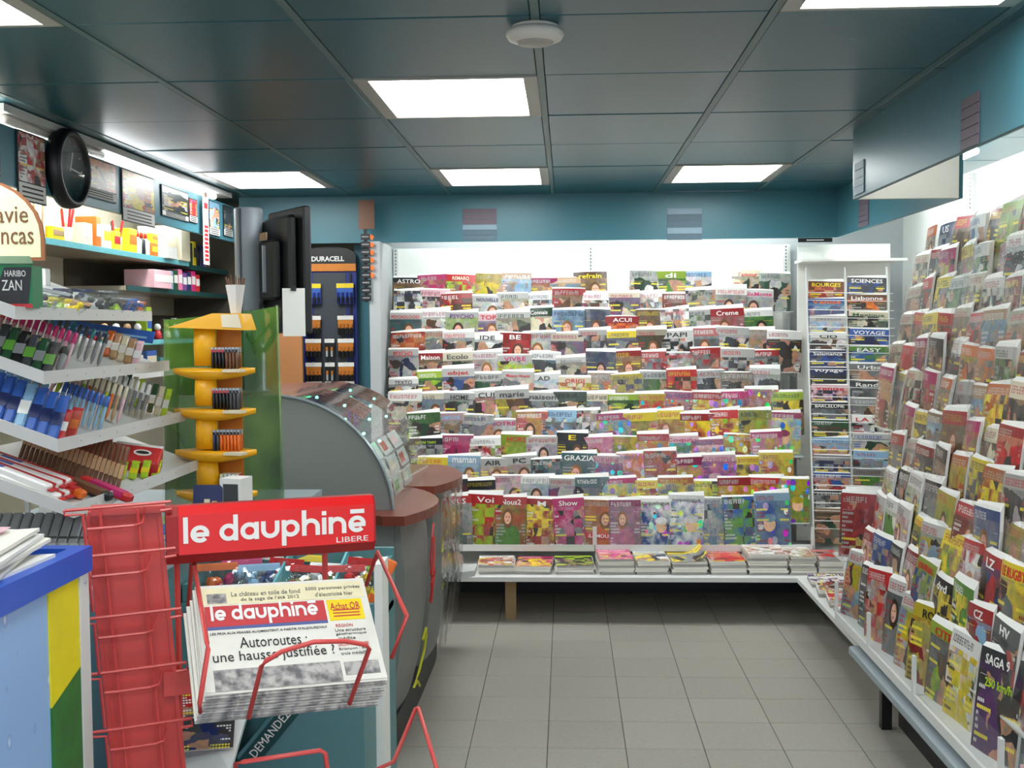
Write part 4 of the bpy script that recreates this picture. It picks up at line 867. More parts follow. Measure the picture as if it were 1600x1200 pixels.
for i in range(3):
    for j in range(3):
        a = .16+.2*i; y = 4.36+.27*j+.02*i; x, z = -1.1+.415*math.cos(a), .915+.415*math.sin(a)
        M = frame((x, y, z), (0, 1, 0), (-math.cos(a), 0, -math.sin(a)), (-math.sin(a), 0, math.cos(a)))
        t = thing('game_ticket', 'pale game ticket in the clear hood, %s row up, %s from the near end' % (ORD[i], ORD[j]), 'ticket', 'game tickets in the counter hood', M=M)
        G().box(-.11, .11, 0, .002, -.036, .036).build('card', 'ticket_paper', t); G().box(-.09, .02, -.0006, 0, -.02, .02).build('printed_area', 'ink_'+['pale blue', 'green', 'white', 'pale blue', 'cream', 'red', 'white', 'red', 'pale pink'][i*3+j], t)
def leaflet_holder():
    t = thing('leaflet_holder', 'white leaflet tray hanging off the far end of the counter', 'leaflet holder', None, (-.62, 5.66, .36))
    G().prism([(0, -.05, 0), (.16, -.05, .02), (.16, -.05, .05), (.0, -.05, .03)], (0, .16, 0)).build('tray', 'white_metal', t)
    G().box(0, .008, -.05, .11, .03, .30).build('back', 'white_metal', t)
    for i in range(3): G().box(.02+.03*i, .028+.03*i, -.04, .10, .035, .24-.03*i, M=RY(-8)).build('leaflet', 'paper_grey' if i else 'dark', t)
leaflet_holder()

# ---------------------------------------------------------------- candy and stationery display on the teal counter
def candy_counter():
    t = thing('teal_counter', 'teal shop counter carrying the sweets display and lighter tower', 'counter', None, (-1.3, 3.1, 0))
    G().box(-1.65, -1.0, 2.40, 3.9, 0, 1.03, M=T(1.3, -3.1, 0)).build('body', 'teal_counter', t)
    G().box(-1.0, -.86, 3.22, 3.9, 0, 1.03, M=T(1.3, -3.1, 0)).build('side_unit', 'teal_counter', t)
    G().box(-1.67, -.98, 2.39, 3.91, 1.03, 1.06, M=T(1.3, -3.1, 0)).build('worktop', 'grey_shelf', t)
    G().box(-.98, -.85, 3.21, 3.91, 1.03, 1.06, M=T(1.3, -3.1, 0)).build('worktop', 'grey_shelf', t)
candy_counter()
TIER = [(-1.26, 2.56, 1.655), (-1.21, 2.587, 1.505), (-1.16, 2.54, 1.352), (-1.11, 2.50, 1.208)]
TS = math.tan(math.radians(20)); YE = 3.42
def display():
    t = thing('sweets_display', 'white metal display with four sloping trays of sweets and pens', 'display stand', None, (-1.3, 3.0, 1.06))
    O = T(1.3, -3.0, -1.06)
    for k, (X, y0, z) in enumerate(TIER):
        D = .33
        tr = G().prism([(X, y0, z), (X-D, y0, z+D*TS), (X-D, y0, z+D*TS-.006), (X, y0, z-.006)], (0, YE-y0, 0), M=O).build('tray', 'white_metal', t)
        G().box(X, X+.004, y0, YE, z-.010, z+.020, M=O).build('front_lip', 'white_metal', tr)
        G().prism([(X+.004, y0-.004, z-.010), (X-D, y0-.004, z+D*TS-.010), (X-D, y0-.004, z+D*TS+.018), (X+.004, y0-.004, z+.020)], (0, .004, 0), M=O).build('end_lip', 'white_metal', tr)
        g = G()
        for i in range(7): g.lathe([(.0022, 0), (.0022, .0006)], 8, M=O @ T(X+.0041, y0+.12+i*.11, z+.005) @ RY(90))
        g.build('rivet_holes', 'frame_grey', tr)
        if k < 3: G().box(X-.002, X+.001, y0+.03, YE, z+.02, z+.075, M=O).build('acrylic_guard', 'acrylic', tr)
    for y in (2.75, 3.3): G().box(-1.56, -1.52, y-.015, y+.015, 1.06, 1.80, M=O).build('upright', 'white_metal', t)
display()
AX = Vector((-.04, .70, .71)).normalized(); XX = Vector((math.cos(math.radians(20)), 0, -math.sin(math.radians(20)))); XX = (XX-AX*XX.dot(AX)).normalized(); YYV = AX.cross(XX)
def at_tier(k, dx, dy, lift=.004, roll=0, tilt=0):
    X, y0, z = TIER[k]; o = (X-dx, y0+dy, z+dx*TS+lift)
    return frame(o, XX, YYV, AX) @ RY(roll) @ RX(tilt)
def pen(M, body, cap, label, group, L=.14, r=.0055):
    t = thing('pen', label, 'pen', group, M=M)
    G().lathe([(.001, 0), (r*.8, .012), (r, .02), (r, L*.7)], 8).build('barrel', 'ink_'+body, t, True); G().lathe([(r*1.15, L*.68), (r*1.15, L-.004), (r*.6, L)], 8).build('cap', 'ink_'+cap, t, True)
def packet(M, c, c2, label, group, w=.022, d=.014, L=.13, name='sweet_packet', cat='packet'):
    t = thing(name, label, cat, group, M=M)
    G().bbox(-w/2, w/2, -d/2, d/2, 0, L, min(w, d)*.28).build('wrapper', 'ink_'+c, t); G().box(-w/2*1.0, w/2*1.0, -d/2-.0006, -d/2+.0005, L*.30, L*.62).build('printed_band', 'ink_'+c2, t)
    G().box(-w/2, w/2, -.001, .001, L, L+.010).build('crimped_end', 'ink_'+c, t)
# tray 3 (index 2): blue packets, pens
for i in range(7): packet(at_tier(2, .185-.026*i, .035), 'blue' if i != 3 else 'pale blue', 'navy' if i != 3 else 'white', 'tall blue sweet packet in the near row of the third tray' if i != 3 else 'pale speckled packet among the tall blue packets', 'blue packets in the third tray', .024, .016, .125)
for i in range(2): packet(at_tier(2, .02-.0*i, .05+.06*i), 'red', 'orange' if i else 'white', ['red packet beside the blue ones at the tray corner', 'red and orange packet behind the red corner packet'][i], None, .024, .014, .085)
for i in range(8): packet(at_tier(2, .30-.022*i, .20), 'pale blue', 'blue', 'pale blue slim packet in the second row of the third tray', 'pale blue packets in the third tray', .019, .012, .11)
for i in range(9): pen(at_tier(2, .125-.0135*i, .27), 'pale blue', 'blue', 'blue capped pen in the third tray', 'blue pens in the third tray', .12)
for i in range(18): pen(at_tier(2, .30-.0155*i, .44), ['tan', 'pale pink', 'lime', 'orange'][i % 4], 'cream', 'pastel pencil in the middle row of the third tray', 'pastel pencils in the third tray', .13, .005)
for i in range(16): pen(at_tier(2, .28-.0165*i, .60), 'grey', 'white', 'white capped grey pen at the back of the third tray', 'grey pens in the third tray', .13)
for i in range(8): packet(at_tier(2, .16-.02*i, .74), ['grey', 'dark green', 'cream', 'lime'][i % 4], 'white', ['grey', 'dark green', 'cream', 'lime'][i % 4]+' slim box at the far end of the third tray, '+('upper' if i < 4 else 'lower')+' half', 'slim boxes at the far end of the third tray', .016, .012, .10, 'pencil_box', 'box')
# tray 2 (index 1)
for i in range(6): packet(at_tier(1, .13-.024*i, .03), ['dark grey', 'dark green', 'black', 'dark grey', 'dark green', 'black'][i], 'green' if i % 2 else 'grey', 'dark marker set, %s in the near row of the second tray' % ORD[i], 'dark marker sets in the second tray', .023, .018, .10, 'marker_set', 'marker')
for i in range(15): pen(at_tier(1, .27-.0165*i, .20), 'pale pink', 'magenta' if i > 3 else 'red', 'pink capped pen in the second tray' if i > 3 else 'red capped pen at the upper end of the pink row', 'pink pens in the second tray', .125)
for i in range(5): pen(at_tier(1, .10-.02*i, .12), 'grey', ['yellow', 'yellow', 'black', 'black', 'black'][i], ['yellow capped marker in front of the pink pens', 'yellow capped marker in front of the pink pens', 'black capped marker in front of the pink pens', 'black capped marker in front of the pink pens', 'black capped marker in front of the pink pens'][i], 'short markers in the second tray', .085, .009)
for i in range(15): pen(at_tier(1, .29-.018*i, .40), 'grey', 'dark grey' if i % 3 else 'teal', 'grey pen in the third row of the second tray', 'grey pens in the second tray', .12)
for i in range(5): packet(at_tier(1, .10-.021*i, .60), ['orange', 'tan', 'cream', 'tan', 'pale pink'][i], 'white', ['orange', 'tan', 'cream', 'brownish tan', 'pale pink'][i]+' small pack at the far end of the second tray', 'small packs at the far end of the second tray', .02, .014, .09)
t = thing('shelf_banner', 'long blue card banner lying along the back of the second tray', 'banner', None, M=at_tier(1, .31, .70)); G().box(-.0, .30, -.004, .0, .0, .045).build('card', 'ink_blue', t); G().box(.02, .28, -.0046, -.004, .012, .02).build('printed_line', 'ink_pale blue', t)
# tray 4 (index 3)
for i in range(22): packet(at_tier(3, .25-.0115*i, .27), 'brown', 'tan', 'thin brown chocolate stick in the fourth tray', 'brown chocolate sticks in the fourth tray', .0095, .009, .135, 'chocolate_stick', 'sweet')
for i in range(6):
    a, b = i % 3, i//3; X, y0, z = TIER[3]
    M = T(X-.14-.02*b, y0+.04+.045*a+.004*b, z+.14*TS+.012+.022*b) @ RY(20) @ RZ(random.uniform(-4, 4)+180)
    t = thing('chocolate_bar', 'white and red chocolate bar lying flat, %s in its pile, %s from the front' % ('upper' if b else 'lower', ORD[a]), 'chocolate bar', 'white chocolate bars in the fourth tray', M=M)
    G().bbox(-.10, .10, -.019, .019, -.01, .01, .004).build('wrapper', 'ink_white', t); G().box(-.10, .10, -.0195, -.006, -.007, .0105).build('red_stripe', 'ink_red', t); G().box(-.112, -.10, -.018, .018, -.001, .001).build('crimped_end', 'ink_red', t); G().box(.02, .07, -.002, .014, .0095, .0108).build('printed_name', 'ink_blue', t)
for i, (dx, dy, c, c2, lab) in enumerate([(.17, .12, 'red', 'tan', 'red and brown chocolate bar behind the white bars'), (.09, .13, 'orange', 'red', 'orange wrapped bar beside the white bars'), (.05, .19, 'black', 'brown', 'dark chocolate bar in front of the brown sticks'), (.02, .24, 'red', 'magenta', 'red tipped bar below the brown sticks')]):
    X, y0, z = TIER[3]; t = thing('chocolate_bar', lab, 'chocolate bar', None, M=T(X-dx, y0+dy, z+dx*TS+.014) @ RY(20) @ RZ(-8)); G().bbox(-.07, .07, -.015, .015, -.01, .01, .004).build('wrapper', 'ink_'+c, t); G().box(-.04, .05, -.0156, .0156, -.004, .0106).build('printed_band', 'ink_'+c2, t)
def snack_box(M, label, w, h):
    t = thing('snack_box', label, 'snack box', 'red snack boxes in the fourth tray', M=M); G().bbox(-w/2, w/2, -.03, .03, 0, h, .004).build('body', 'ink_red', t); G().box(-w/2+.002, w/2-.002, -.028, .028, h, h+.012).build('top', 'ink_white', t)
    G().lathe([(.016, 0), (.016, .001)], 16, M=T(w*.12, -.0305, h*.55) @ RX(90) @ Matrix.Diagonal((1.5, 1, 1, 1))).build('oval_logo', 'ink_white', t); G().lathe([(.011, 0), (.011, .0014)], 16, M=T(w*.12, -.031, h*.55) @ RX(90) @ Matrix.Diagonal((1.6, .7, 1, 1))).build('logo_centre', 'ink_black', t)
snack_box(at_tier(3, .20, .52, tilt=-22), 'red snack box, the upper of two with white oval logo', .13, .07); snack_box(at_tier(3, .07, .54, tilt=-22), 'red snack box at the tray edge with white oval logo', .13, .085)
for i in range(4): packet(at_tier(3, .05-.012*i, .40+.05*i), 'lime', 'yellow', 'small lime green packet at the edge of the fourth tray', 'lime packets in the fourth tray', .02, .012, .05)
# tray 1 (index 0): sweet box and bags
t = thing('liquorice_box', 'green sweet box with dark slanted label in the top tray', 'box', None, M=T(-1.30, 2.60, 1.672) @ RZ(12) @ Matrix.Diagonal((1, 1, .8, 1)))
G().box(-.16, .06, 0, .10, 0, .125).build('carton', mat('zan_green', (24, 132, 84), .5), t); G().prism([(-.17, -.004, .125), (.065, -.004, .125), (.03, .11, .155), (-.16, .11, .155)], (0, 0, .004)).build('open_lid', 'ink_dark green', t)
l_ = G().prism([(-.035, -.002, 0), (.05, -.002, 0), (.06, -.002, .118), (.0, -.002, .118)], (0, .001, 0)).build('dark_label', 'ink_black', t)
q = obj('lettering', text_me('ZAN', .044, 'ink_white', h=.03, bold=.0), l_); q.location = (.016, -.003, .066); q = obj('lettering', text_me('HARIBO', .046, 'ink_white', h=.018, bold=.0), l_); q.location = (.024, -.003, .100)
G().box(-.16, .06, -.003, 0, 0, .012).build('red_band', 'ink_red', t)
def bag(M, c, c2, label, group, w=.09, h=.12, d=.03, cat='sweet bag', name='sweet_bag'):
    t = thing(name, label, cat, group, M=M); r = random.Random(sum(map(ord, label))); g = G(); n = 6; V = []; F = []
    for s in (-1, 1):
        for j in range(n+1):
            for i in range(n+1):
                e = math.sin(math.pi*i/n)**.6*math.sin(math.pi*j/n)**.6 if 0 < i < n and 0 < j < n else 0
                V.append((w*(i/n-.5)+r.uniform(-.002, .002), s*d*.5*e*(.8+.4*r.random())+s*.0006, h*j/n))
    m = (n+1)**2
    for j in range(n):
        for i in range(n):
            a = j*(n+1)+i; F += [(a, a+1, a+n+2, a+n+1), (m+a+n+1, m+a+n+2, m+a+1, m+a)]
    g.add(V, F); g.build('film', 'wrap', t, True)
    for k in range(9):
        x, z = r.uniform(-w*.32, w*.32), r.uniform(h*.12, h*.75); rr = d*.3
        G().lathe([(rr*.3, -rr), (rr, -rr*.4), (rr, rr*.4), (rr*.3, rr)], 8, M=T(x, r.uniform(-d*.15, d*.15), z) @ RX(r.uniform(0, 180)) @ RY(r.uniform(0, 180))).build('sweet', 'ink_'+(c if k % 2 else c2), t)
    G().box(-w/2, w/2, -.001, .001, h-.016, h+.004).build('header_card', 'ink_'+c2, t)
for i, (dx, dy, c, c2, w, h) in enumerate([(.05, .17, 'dark grey', 'grey', .13, .12), (.03, .24, 'lime', 'yellow', .08, .07), (.02, .32, 'yellow', 'tan', .08, .07), (.06, .42, 'dark grey', 'navy', .1, .12), (.03, .52, 'black', 'dark grey', .1, .15), (.02, .6, 'lime', 'dark grey', .07, .1), (.02, .68, 'tan', 'blue', .09, .1), (.02, .76, 'blue', 'orange', .08, .08)]):
    bag(at_tier(0, dx, dy, .01, random.uniform(-12, 12), -25), c, c2, '%s and %s sweet bag, %s along the top tray' % (c, c2, ORD[i]), 'sweet bags in the top tray', w, h)
packet(at_tier(0, .10, .19, .01, -30, -30), 'orange', 'yellow', 'orange striped packet behind the first bags of the top tray', None, .05, .02, .10)
# grey ribbed packets, lowest level
for r in range(2):
    for i in range(15):
        t = thing('gum_pack', 'grey ribbed packet in the %s row below the fourth tray' % ('upper' if r else 'lower'), 'packet', 'grey packets below the trays', M=frame((-1.01-.025*i, 2.44+.10*r, 1.062+.052*r), (1, 0, 0), AX.cross(Vector((1, 0, 0))), AX)); G().bbox(-.011, .011, -.008, .008, 0, .105, .003).build('wrapper', 'ink_grey', t); G().box(-.0112, .0112, -.0085, -.008, .03, .036).build('dark_rib', 'ink_dark grey', t)
def arch_sign():
    t = thing('arched_sign', 'cream arched sign with brown border and italic lettering above the trays', 'sign', None, (-1.53, 2.9, 1.80))
    def arch(w, h, y): return [(-w, y, 0), (w, y, 0), (w, y, h*.25)]+[(w*math.cos(a*math.pi/14), y, h*.25+h*.75*math.sin(a*math.pi/14)) for a in range(1, 14)]+[(-w, y, h*.25)]
    G().prism(arch(.187, .215, 0), (0, .008, 0)).build('border', mat('sign_brown', (150, 92, 56), .5), t); o = G().prism([(p[0], p[1], p[2]+.008) for p in arch(.178, .2, -.0015)], (0, .002, 0)).build('face', mat('sign_cream', (214, 214, 178), .5), t)
    q = obj('lettering', text_me('avie', .085, 'ink_brown', h=.042, bold=0), o); q.location = (.105, -.0025, .118); q = obj('lettering', text_me('ncas', .085, 'ink_brown', h=.032, bold=0), o); q.location = (.118, -.0025, .058)
    for x in (-.12, .12): G().box(x-.006, x+.006, .002, .008, -.74, 0).build('stem', 'white_metal', t)
arch_sign()

# ---------------------------------------------------------------- yellow lighter tower
mat('tower_yellow', (244, 176, 16), .4, var=.03); mat('tower_inner', (206, 122, 24), .5); mat('red_rack', (206, 72, 68), .36, var=.04); mat('sign_red', (226, 30, 32), .28, var=.02); mat('sign_red_dark', (160, 24, 28), .4)
def green_film():
    m, nt, b = nodes('green_film'); L = nt.links
    tc = nt.nodes.new('ShaderNodeTexCoord'); nz = nt.nodes.new('ShaderNodeTexNoise'); nz.inputs['Scale'].default_value = 3.5; L.new(tc.outputs['Object'], nz.inputs[0])
    cr = nt.nodes.new('ShaderNodeValToRGB'); cr.color_ramp.elements[0].color = (*sr(44, 108, 44), 1); cr.color_ramp.elements[1].color = (*sr(150, 206, 84), 1); cr.color_ramp.elements[0].position = .35; cr.color_ramp.elements[1].position = .7
    L.new(nz.outputs['Fac'], cr.inputs[0]); L.new(cr.outputs[0], b.inputs['Base Color']); b.inputs['Roughness'].default_value = .25
    t = nt.nodes.new('ShaderNodeBsdfTransparent'); mx = nt.nodes.new('ShaderNodeMixShader'); mx.inputs[0].default_value = .78
    L.new(t.outputs[0], mx.inputs[1]); L.new(b.outputs[0], mx.inputs[2]); L.new(mx.outputs[0], nt.nodes['Material Output'].inputs[0])
green_film()
TC = (-1.062, 3.40)
def tower():
    t = thing('lighter_tower', 'bright yellow plastic tower of lighters with pointed roof', 'display stand', None, (TC[0], TC[1], 1.06))
    for z0, z1 in ((.08, .16), (.20, .29), (.33, .41), (.45, .57)):
        G().lathe([(.032, z0), (.033, (z0+z1)/2), (.031, z1)], 20, M=T(-.02, -.02, 0) @ Matrix.Diagonal((1.05, .6, 1, 1))).build('column', 'tower_yellow', t, True)
    G().box(.0, .075, .03, .036, .02, .57).build('back_panel', 'tower_inner', t)
    def lens(z, th, w=.125, d=.07):
        N = 16; V = []; F = []
        for i in range(N+1):
            x = -1+2*i/N; p = max(.03, 1-x*x); y = d*p; h = th*(.12+.5*p)
            V += [(w*x, -y, z), (w*x, -y*.6, z+th*.25), (w*x, y, z+th*.25), (w*x, y*.6, z-h), (w*x, -y*.6, z-h)]
        for i in range(N):
            for k in range(5): F.append((i*5+k, i*5+(k+1) % 5, i*5+5+(k+1) % 5, i*5+5+k))
        return G().add(V, F+[(4, 3, 2, 1, 0), tuple(range(N*5, N*5+5))])
    for z in (.06, .185, .31, .432): 
        s = lens(z, .04).build('shelf', 'tower_yellow', t, True)
        G().box(.06, .118, -.058, -.02, z+.0, z+.008, M=RZ(-14)).build('price_edge', 'ink_cream', s)
    r = G().prism([(-.118, -.06, .565), (.118, -.06, .555), (.10, -.05, .605), (.012, -.05, .606)], (0, .11, 0)).build('roof', 'tower_yellow', t)
    G().prism([(.045, -.0615, .565), (.105, -.0615, .562), (.092, -.0525, .602), (.04, -.0525, .602)], (0, .001, 0)).build('sticker', 'ink_cream', r)
    G().lathe([(.07, 0), (.07, .01), (.02, .02)], 20).build('foot', 'tower_yellow', t)
tower()
def lighter(x, y, z, c, label, group, L=.05):
    t = thing('lighter', label, 'lighter', group, (TC[0]+x, TC[1]+y, 1.06+z)); G().lathe([(.0058, 0), (.006, L)], 8, M=Matrix.Diagonal((.8, 1.2, 1, 1))).build('body', 'ink_'+c, t, True); G().box(-.0042, .0042, -.005, .006, L, L+.014).build('metal_top', 'silver', t); G().box(-.003, .003, -.007, -.003, L, L+.008).build('thumb_button', 'ink_red' if c == 'black' else 'ink_black', t)
for s, (z, cs, nm) in enumerate(((.4405, ['black']*4+['brown']*4, 'top'), (.3185, ['black']*5+['dark grey']*3, 'second'), (.1935, ['navy', 'dark grey']+['orange']*6, 'third'))):
    for i, c in enumerate(cs):
        for r in range(2): lighter(.008+.0105*i, -.035+.022*r, z+.0, c, '%s lighter on the %s shelf of the yellow tower' % (c, nm), '%s lighters on the %s tower shelf' % (c, nm))
for i, c in enumerate(['lime', 'pale blue', 'blue', 'tan', 'red']):
    t = thing('booklet', '%s rolling paper booklet on the bottom shelf of the yellow tower' % c, 'booklet', 'booklets on the bottom tower shelf', (TC[0]+.028+.012*i, TC[1]-.02, 1.06+.069)); G().box(-.005, .005, -.02, .02, 0, .055).build('cover', 'ink_'+c, t); G().box(-.0036, .0036, -.0205, .018, .002, .0555).build('leaves', 'paper', t)
t = thing('straw_bunch', 'white paper cone holding brown sticks on the tower roof', 'paper cone', None, (TC[0]+.07, TC[1]+.0, 1.06+.606))
G().lathe([(.016, 0), (.024, .05), (.030, .085), (.027, .085), (.014, .004)], 10).build('paper_cone', 'paper_white', t)
for i in range(7): a = i*.9; G().tube([(.006*math.cos(a), .006*math.sin(a), .01), (.028*math.cos(a), .028*math.sin(a), .105+.004*(i % 3))], .003, 5).build('stick', 'ink_brown', t)
t = thing('green_screen', 'curved translucent green screen standing behind the yellow tower', 'screen', None, (TC[0]+.0, TC[1]+.06, 1.06))
g = G(); N = 16; V = []
for i in range(N+1):
    a = math.pi*(i/N)*1.08-.1
    for j in range(5): V.append((.185*math.cos(a)*(1-.05*j*.25)-.0, .11*math.sin(a)+.02, [.003, .15, .33, .5, .61+.02*math.cos(a)][j]))
g.add(V, [(i*5+j, i*5+5+j, i*5+6+j, i*5+1+j) for i in range(N) for j in range(4)]); g.build('film', 'green_film', t, True)
G().tube([V[i*5+4] for i in range(N+1)], .004, 6).build('rim', 'acrylic', t)
g = G(); g.tube([V[j] for j in range(5)], .008, 6); g.build('edge_tube', 'acrylic', t); g = G(); g.tube([V[N*5+j] for j in range(5)], .008, 6); g.build('edge_tube', 'acrylic', t)
# odds and ends between tray four and the tower
for i, (x, y, z, c, lab) in enumerate([(-1.13, 3.04, 1.0605, 'blue', 'blue spiral notebook lying under the fourth tray'), (-1.10, 3.14, 1.0605, 'green', 'green spiral notebook next to the blue one')]):
    t = thing('spiral_notebook', lab, 'notebook', None, M=T(x, y, z) @ RZ(-28)); G().box(-.1, .1, -.055, .055, 0, .02).build('cover', 'ink_'+c, t); G().box(-.098, .1, -.0555, .054, .003, .017).build('pages', 'paper', t)
    sp = G()
    for k in range(15): sp.lathe([(.0045, -.001), (.006, 0), (.0045, .001)], 8, M=T(-.095+.0135*k, -.057, .012) @ RY(90))
    sp.build('spiral', 'silver', t)
t = thing('photo_card', 'card with a picture of legs in shoes standing by the notebooks', 'card', None, M=T(-1.003, 3.12, 1.0605) @ RX(-12)); G().box(-.045, .038, 0, .006, 0, .125).build('board', 'ink_navy', t); G().box(-.012, .004, -.003, 0, .006, .085).build('figure', 'ink_cream', t); G().box(.01, .024, -.003, 0, .006, .08).build('figure', 'ink_tan', t)
t = thing('phone_box', 'white and purple box with grey window beside the tower foot', 'box', None, M=T(-.945, 3.14, 1.0605) @ RZ(-12)); 
G().box(-.03, .035, 0, .07, 0, .14).build('carton', 'ink_white', t); G().box(-.018, .027, -.002, 0, .035, .125).build('window', 'ink_dark grey', t); G().box(-.031, -.029, .0, .07, 0, .14).build('purple_side', 'ink_purple', t); G().box(.0, .035, -.002, 0, .0, .014).build('green_corner', 'ink_lime', t)
t = thing('snack_box', 'small red box with a red pen standing at the end of the trays', 'snack box', None, (-1.06, 3.46, 1.20)); G().box(-.05, .03, -.02, .02, -.138, .03).build('stand', 'ink_grey', t); G().bbox(-.05, .03, -.025, .02, .03, .075, .003).build('carton', 'ink_red', t); G().box(-.05, .03, -.02, .02, .075, .088).build('top', 'ink_white', t); G().lathe([(.007, .03), (.007, .10), (.003, .105), (.003, .13)], 8, M=T(.045, -.02, 0)).build('red_pen', 'ink_red', t, True)

# ---------------------------------------------------------------- candy bin below, with leaflet pocket
def bin_unit():
    t = thing('candy_bin', 'teal floor bin of sweet bags with white right edge, behind the newspapers', 'bin', None, (-.75, 2.95, 0)); O = T(.75, -2.95, 0)
    G().box(-.995, -.49, 2.86, 2.88, 0, .915, M=O).build('front_board', 'teal_counter', t); G().box(-.995, -.49, 3.17, 3.19, 0, 1.0, M=O).build('back_board', 'teal_counter', t); G().box(-.995, -.975, 2.88, 3.17, 0, .96, M=O).build('side_board', 'teal_counter', t)
    G().box(-.49, -.47, 2.85, 2.95, 0, 1.02, M=O).build('side_board', 'white_panel', t); G().box(-.51, -.49, 2.95, 3.17, 0, .98, M=O).build('side_board', 'teal_counter', t); G().box(-.975, -.49, 2.88, 3.17, .84, .86, M=O).build('floor_board', 'white_metal', t)
    for x in (-.78, -.62): G().prism([(x, 2.88, .86), (x, 3.17, .86), (x, 3.17, 1.0), (x, 2.88, .93)], (.006, 0, 0), M=O).build('divider', 'teal_edge', t)
    # block with chamfered edge carrying the lettering
    b = G().prism([(-.80, 2.68, 0), (-.49, 2.68, 0), (-.49, 2.68, .73), (-.66, 2.68, .745), (-.80, 2.68, .59)], (0, .18, 0), M=O).build('front_block', 'teal_counter', t)
    c = G().prism([(-.655, 2.677, .75), (-.60, 2.677, .75), (-.745, 2.677, .575), (-.80, 2.677, .575)], (0, .002, 0), M=O).build('dark_band', 'teal_dark', t)
    q = obj('lettering', text_me('DEMANDEZ-LE !', .19, 'ink_white', h=.021, bold=.0), t); q.matrix_local = O @ T(-.702, 2.6755, .664) @ RY(-50.5)
    G().prism([(-.995, 2.62, .53), (-.80, 2.62, .56), (-.80, 2.86, .70), (-.995, 2.86, .70)], (0, 0, .012), M=O).build('leaflet_pocket', 'white_panel', t); G().box(-.995, -.80, 2.60, 2.62, .0, .54, M=O).build('pocket_front', 'teal_counter', t)
bin_unit()
for i, (x, y, z, rz, c, lab) in enumerate([(-.89, 2.79, .695, 20, ('dark grey', 'red', 'black', 'white'), 'dark leaflet with small pictures in the white pocket'), (-.91, 2.82, .728, -8, ('dark green', 'yellow', 'white', 'orange'), 'green leaflet with yellow flower at the back of the pocket'), (-.90, 2.70, .645, 12, ('navy', 'dark grey', 'navy', 'white'), 'navy leaflet at the lower edge of the white pocket')]):
    t = thing('leaflet', lab, 'leaflet', 'leaflets in the white pocket', M=T(x, y, z) @ RZ(rz) @ RX(32)); a, b_ = .085, .06
    G().box(-a, a, -b_, b_, -.004, 0).build('pages', 'paper_white', t); o = G().quad((-a, -b_, .0006), (a, -b_, .0006), (a, b_, .0006), (-a, b_, .0006)).build('front_print', 'cover_print', t)
    for k, n in enumerate(c): o['c%d' % (k+1)] = [float(q) for q in sr(*CN[n])]
    o['sd'] = random.random()*9; o['dz'] = 1.; o['mh'] = 0.; o['tx'] = 1.
bc = [('red', 'orange'), ('pale blue', 'magenta'), ('blue', 'white'), ('magenta', 'pale blue'), ('white', 'red'), ('brown', 'yellow'), ('green', 'red'), ('red', 'white'), ('orange', 'lime'), ('brown', 'red'), ('yellow', 'red'), ('lime', 'white')]
for i in range(12):
    x = -.93+.037*i+random.uniform(-.01, .01); c, c2 = bc[i]
    bag(T(x, 2.97+.07*(i % 3), .862) @ RZ(random.uniform(-25, 25)) @ RX(-random.uniform(15, 40)), c, c2, '%s and %s sweet bag in the teal bin, %s from left' % (c, c2, ORD[i]), 'sweet bags in the teal bin', .11, .13, .05)
t = thing('sweet_tube', 'orange and red sweet tube with yellow label at the right of the bin', 'sweet tube', None, M=T(-.535, 2.95, .865) @ RY(28) @ RX(-12)); G().bbox(-.014, .014, -.014, .014, 0, .16, .004).build('tube', 'ink_orange', t); G().box(-.0142, .0142, -.0146, -.014, .06, .11).build('yellow_label', 'ink_yellow', t)

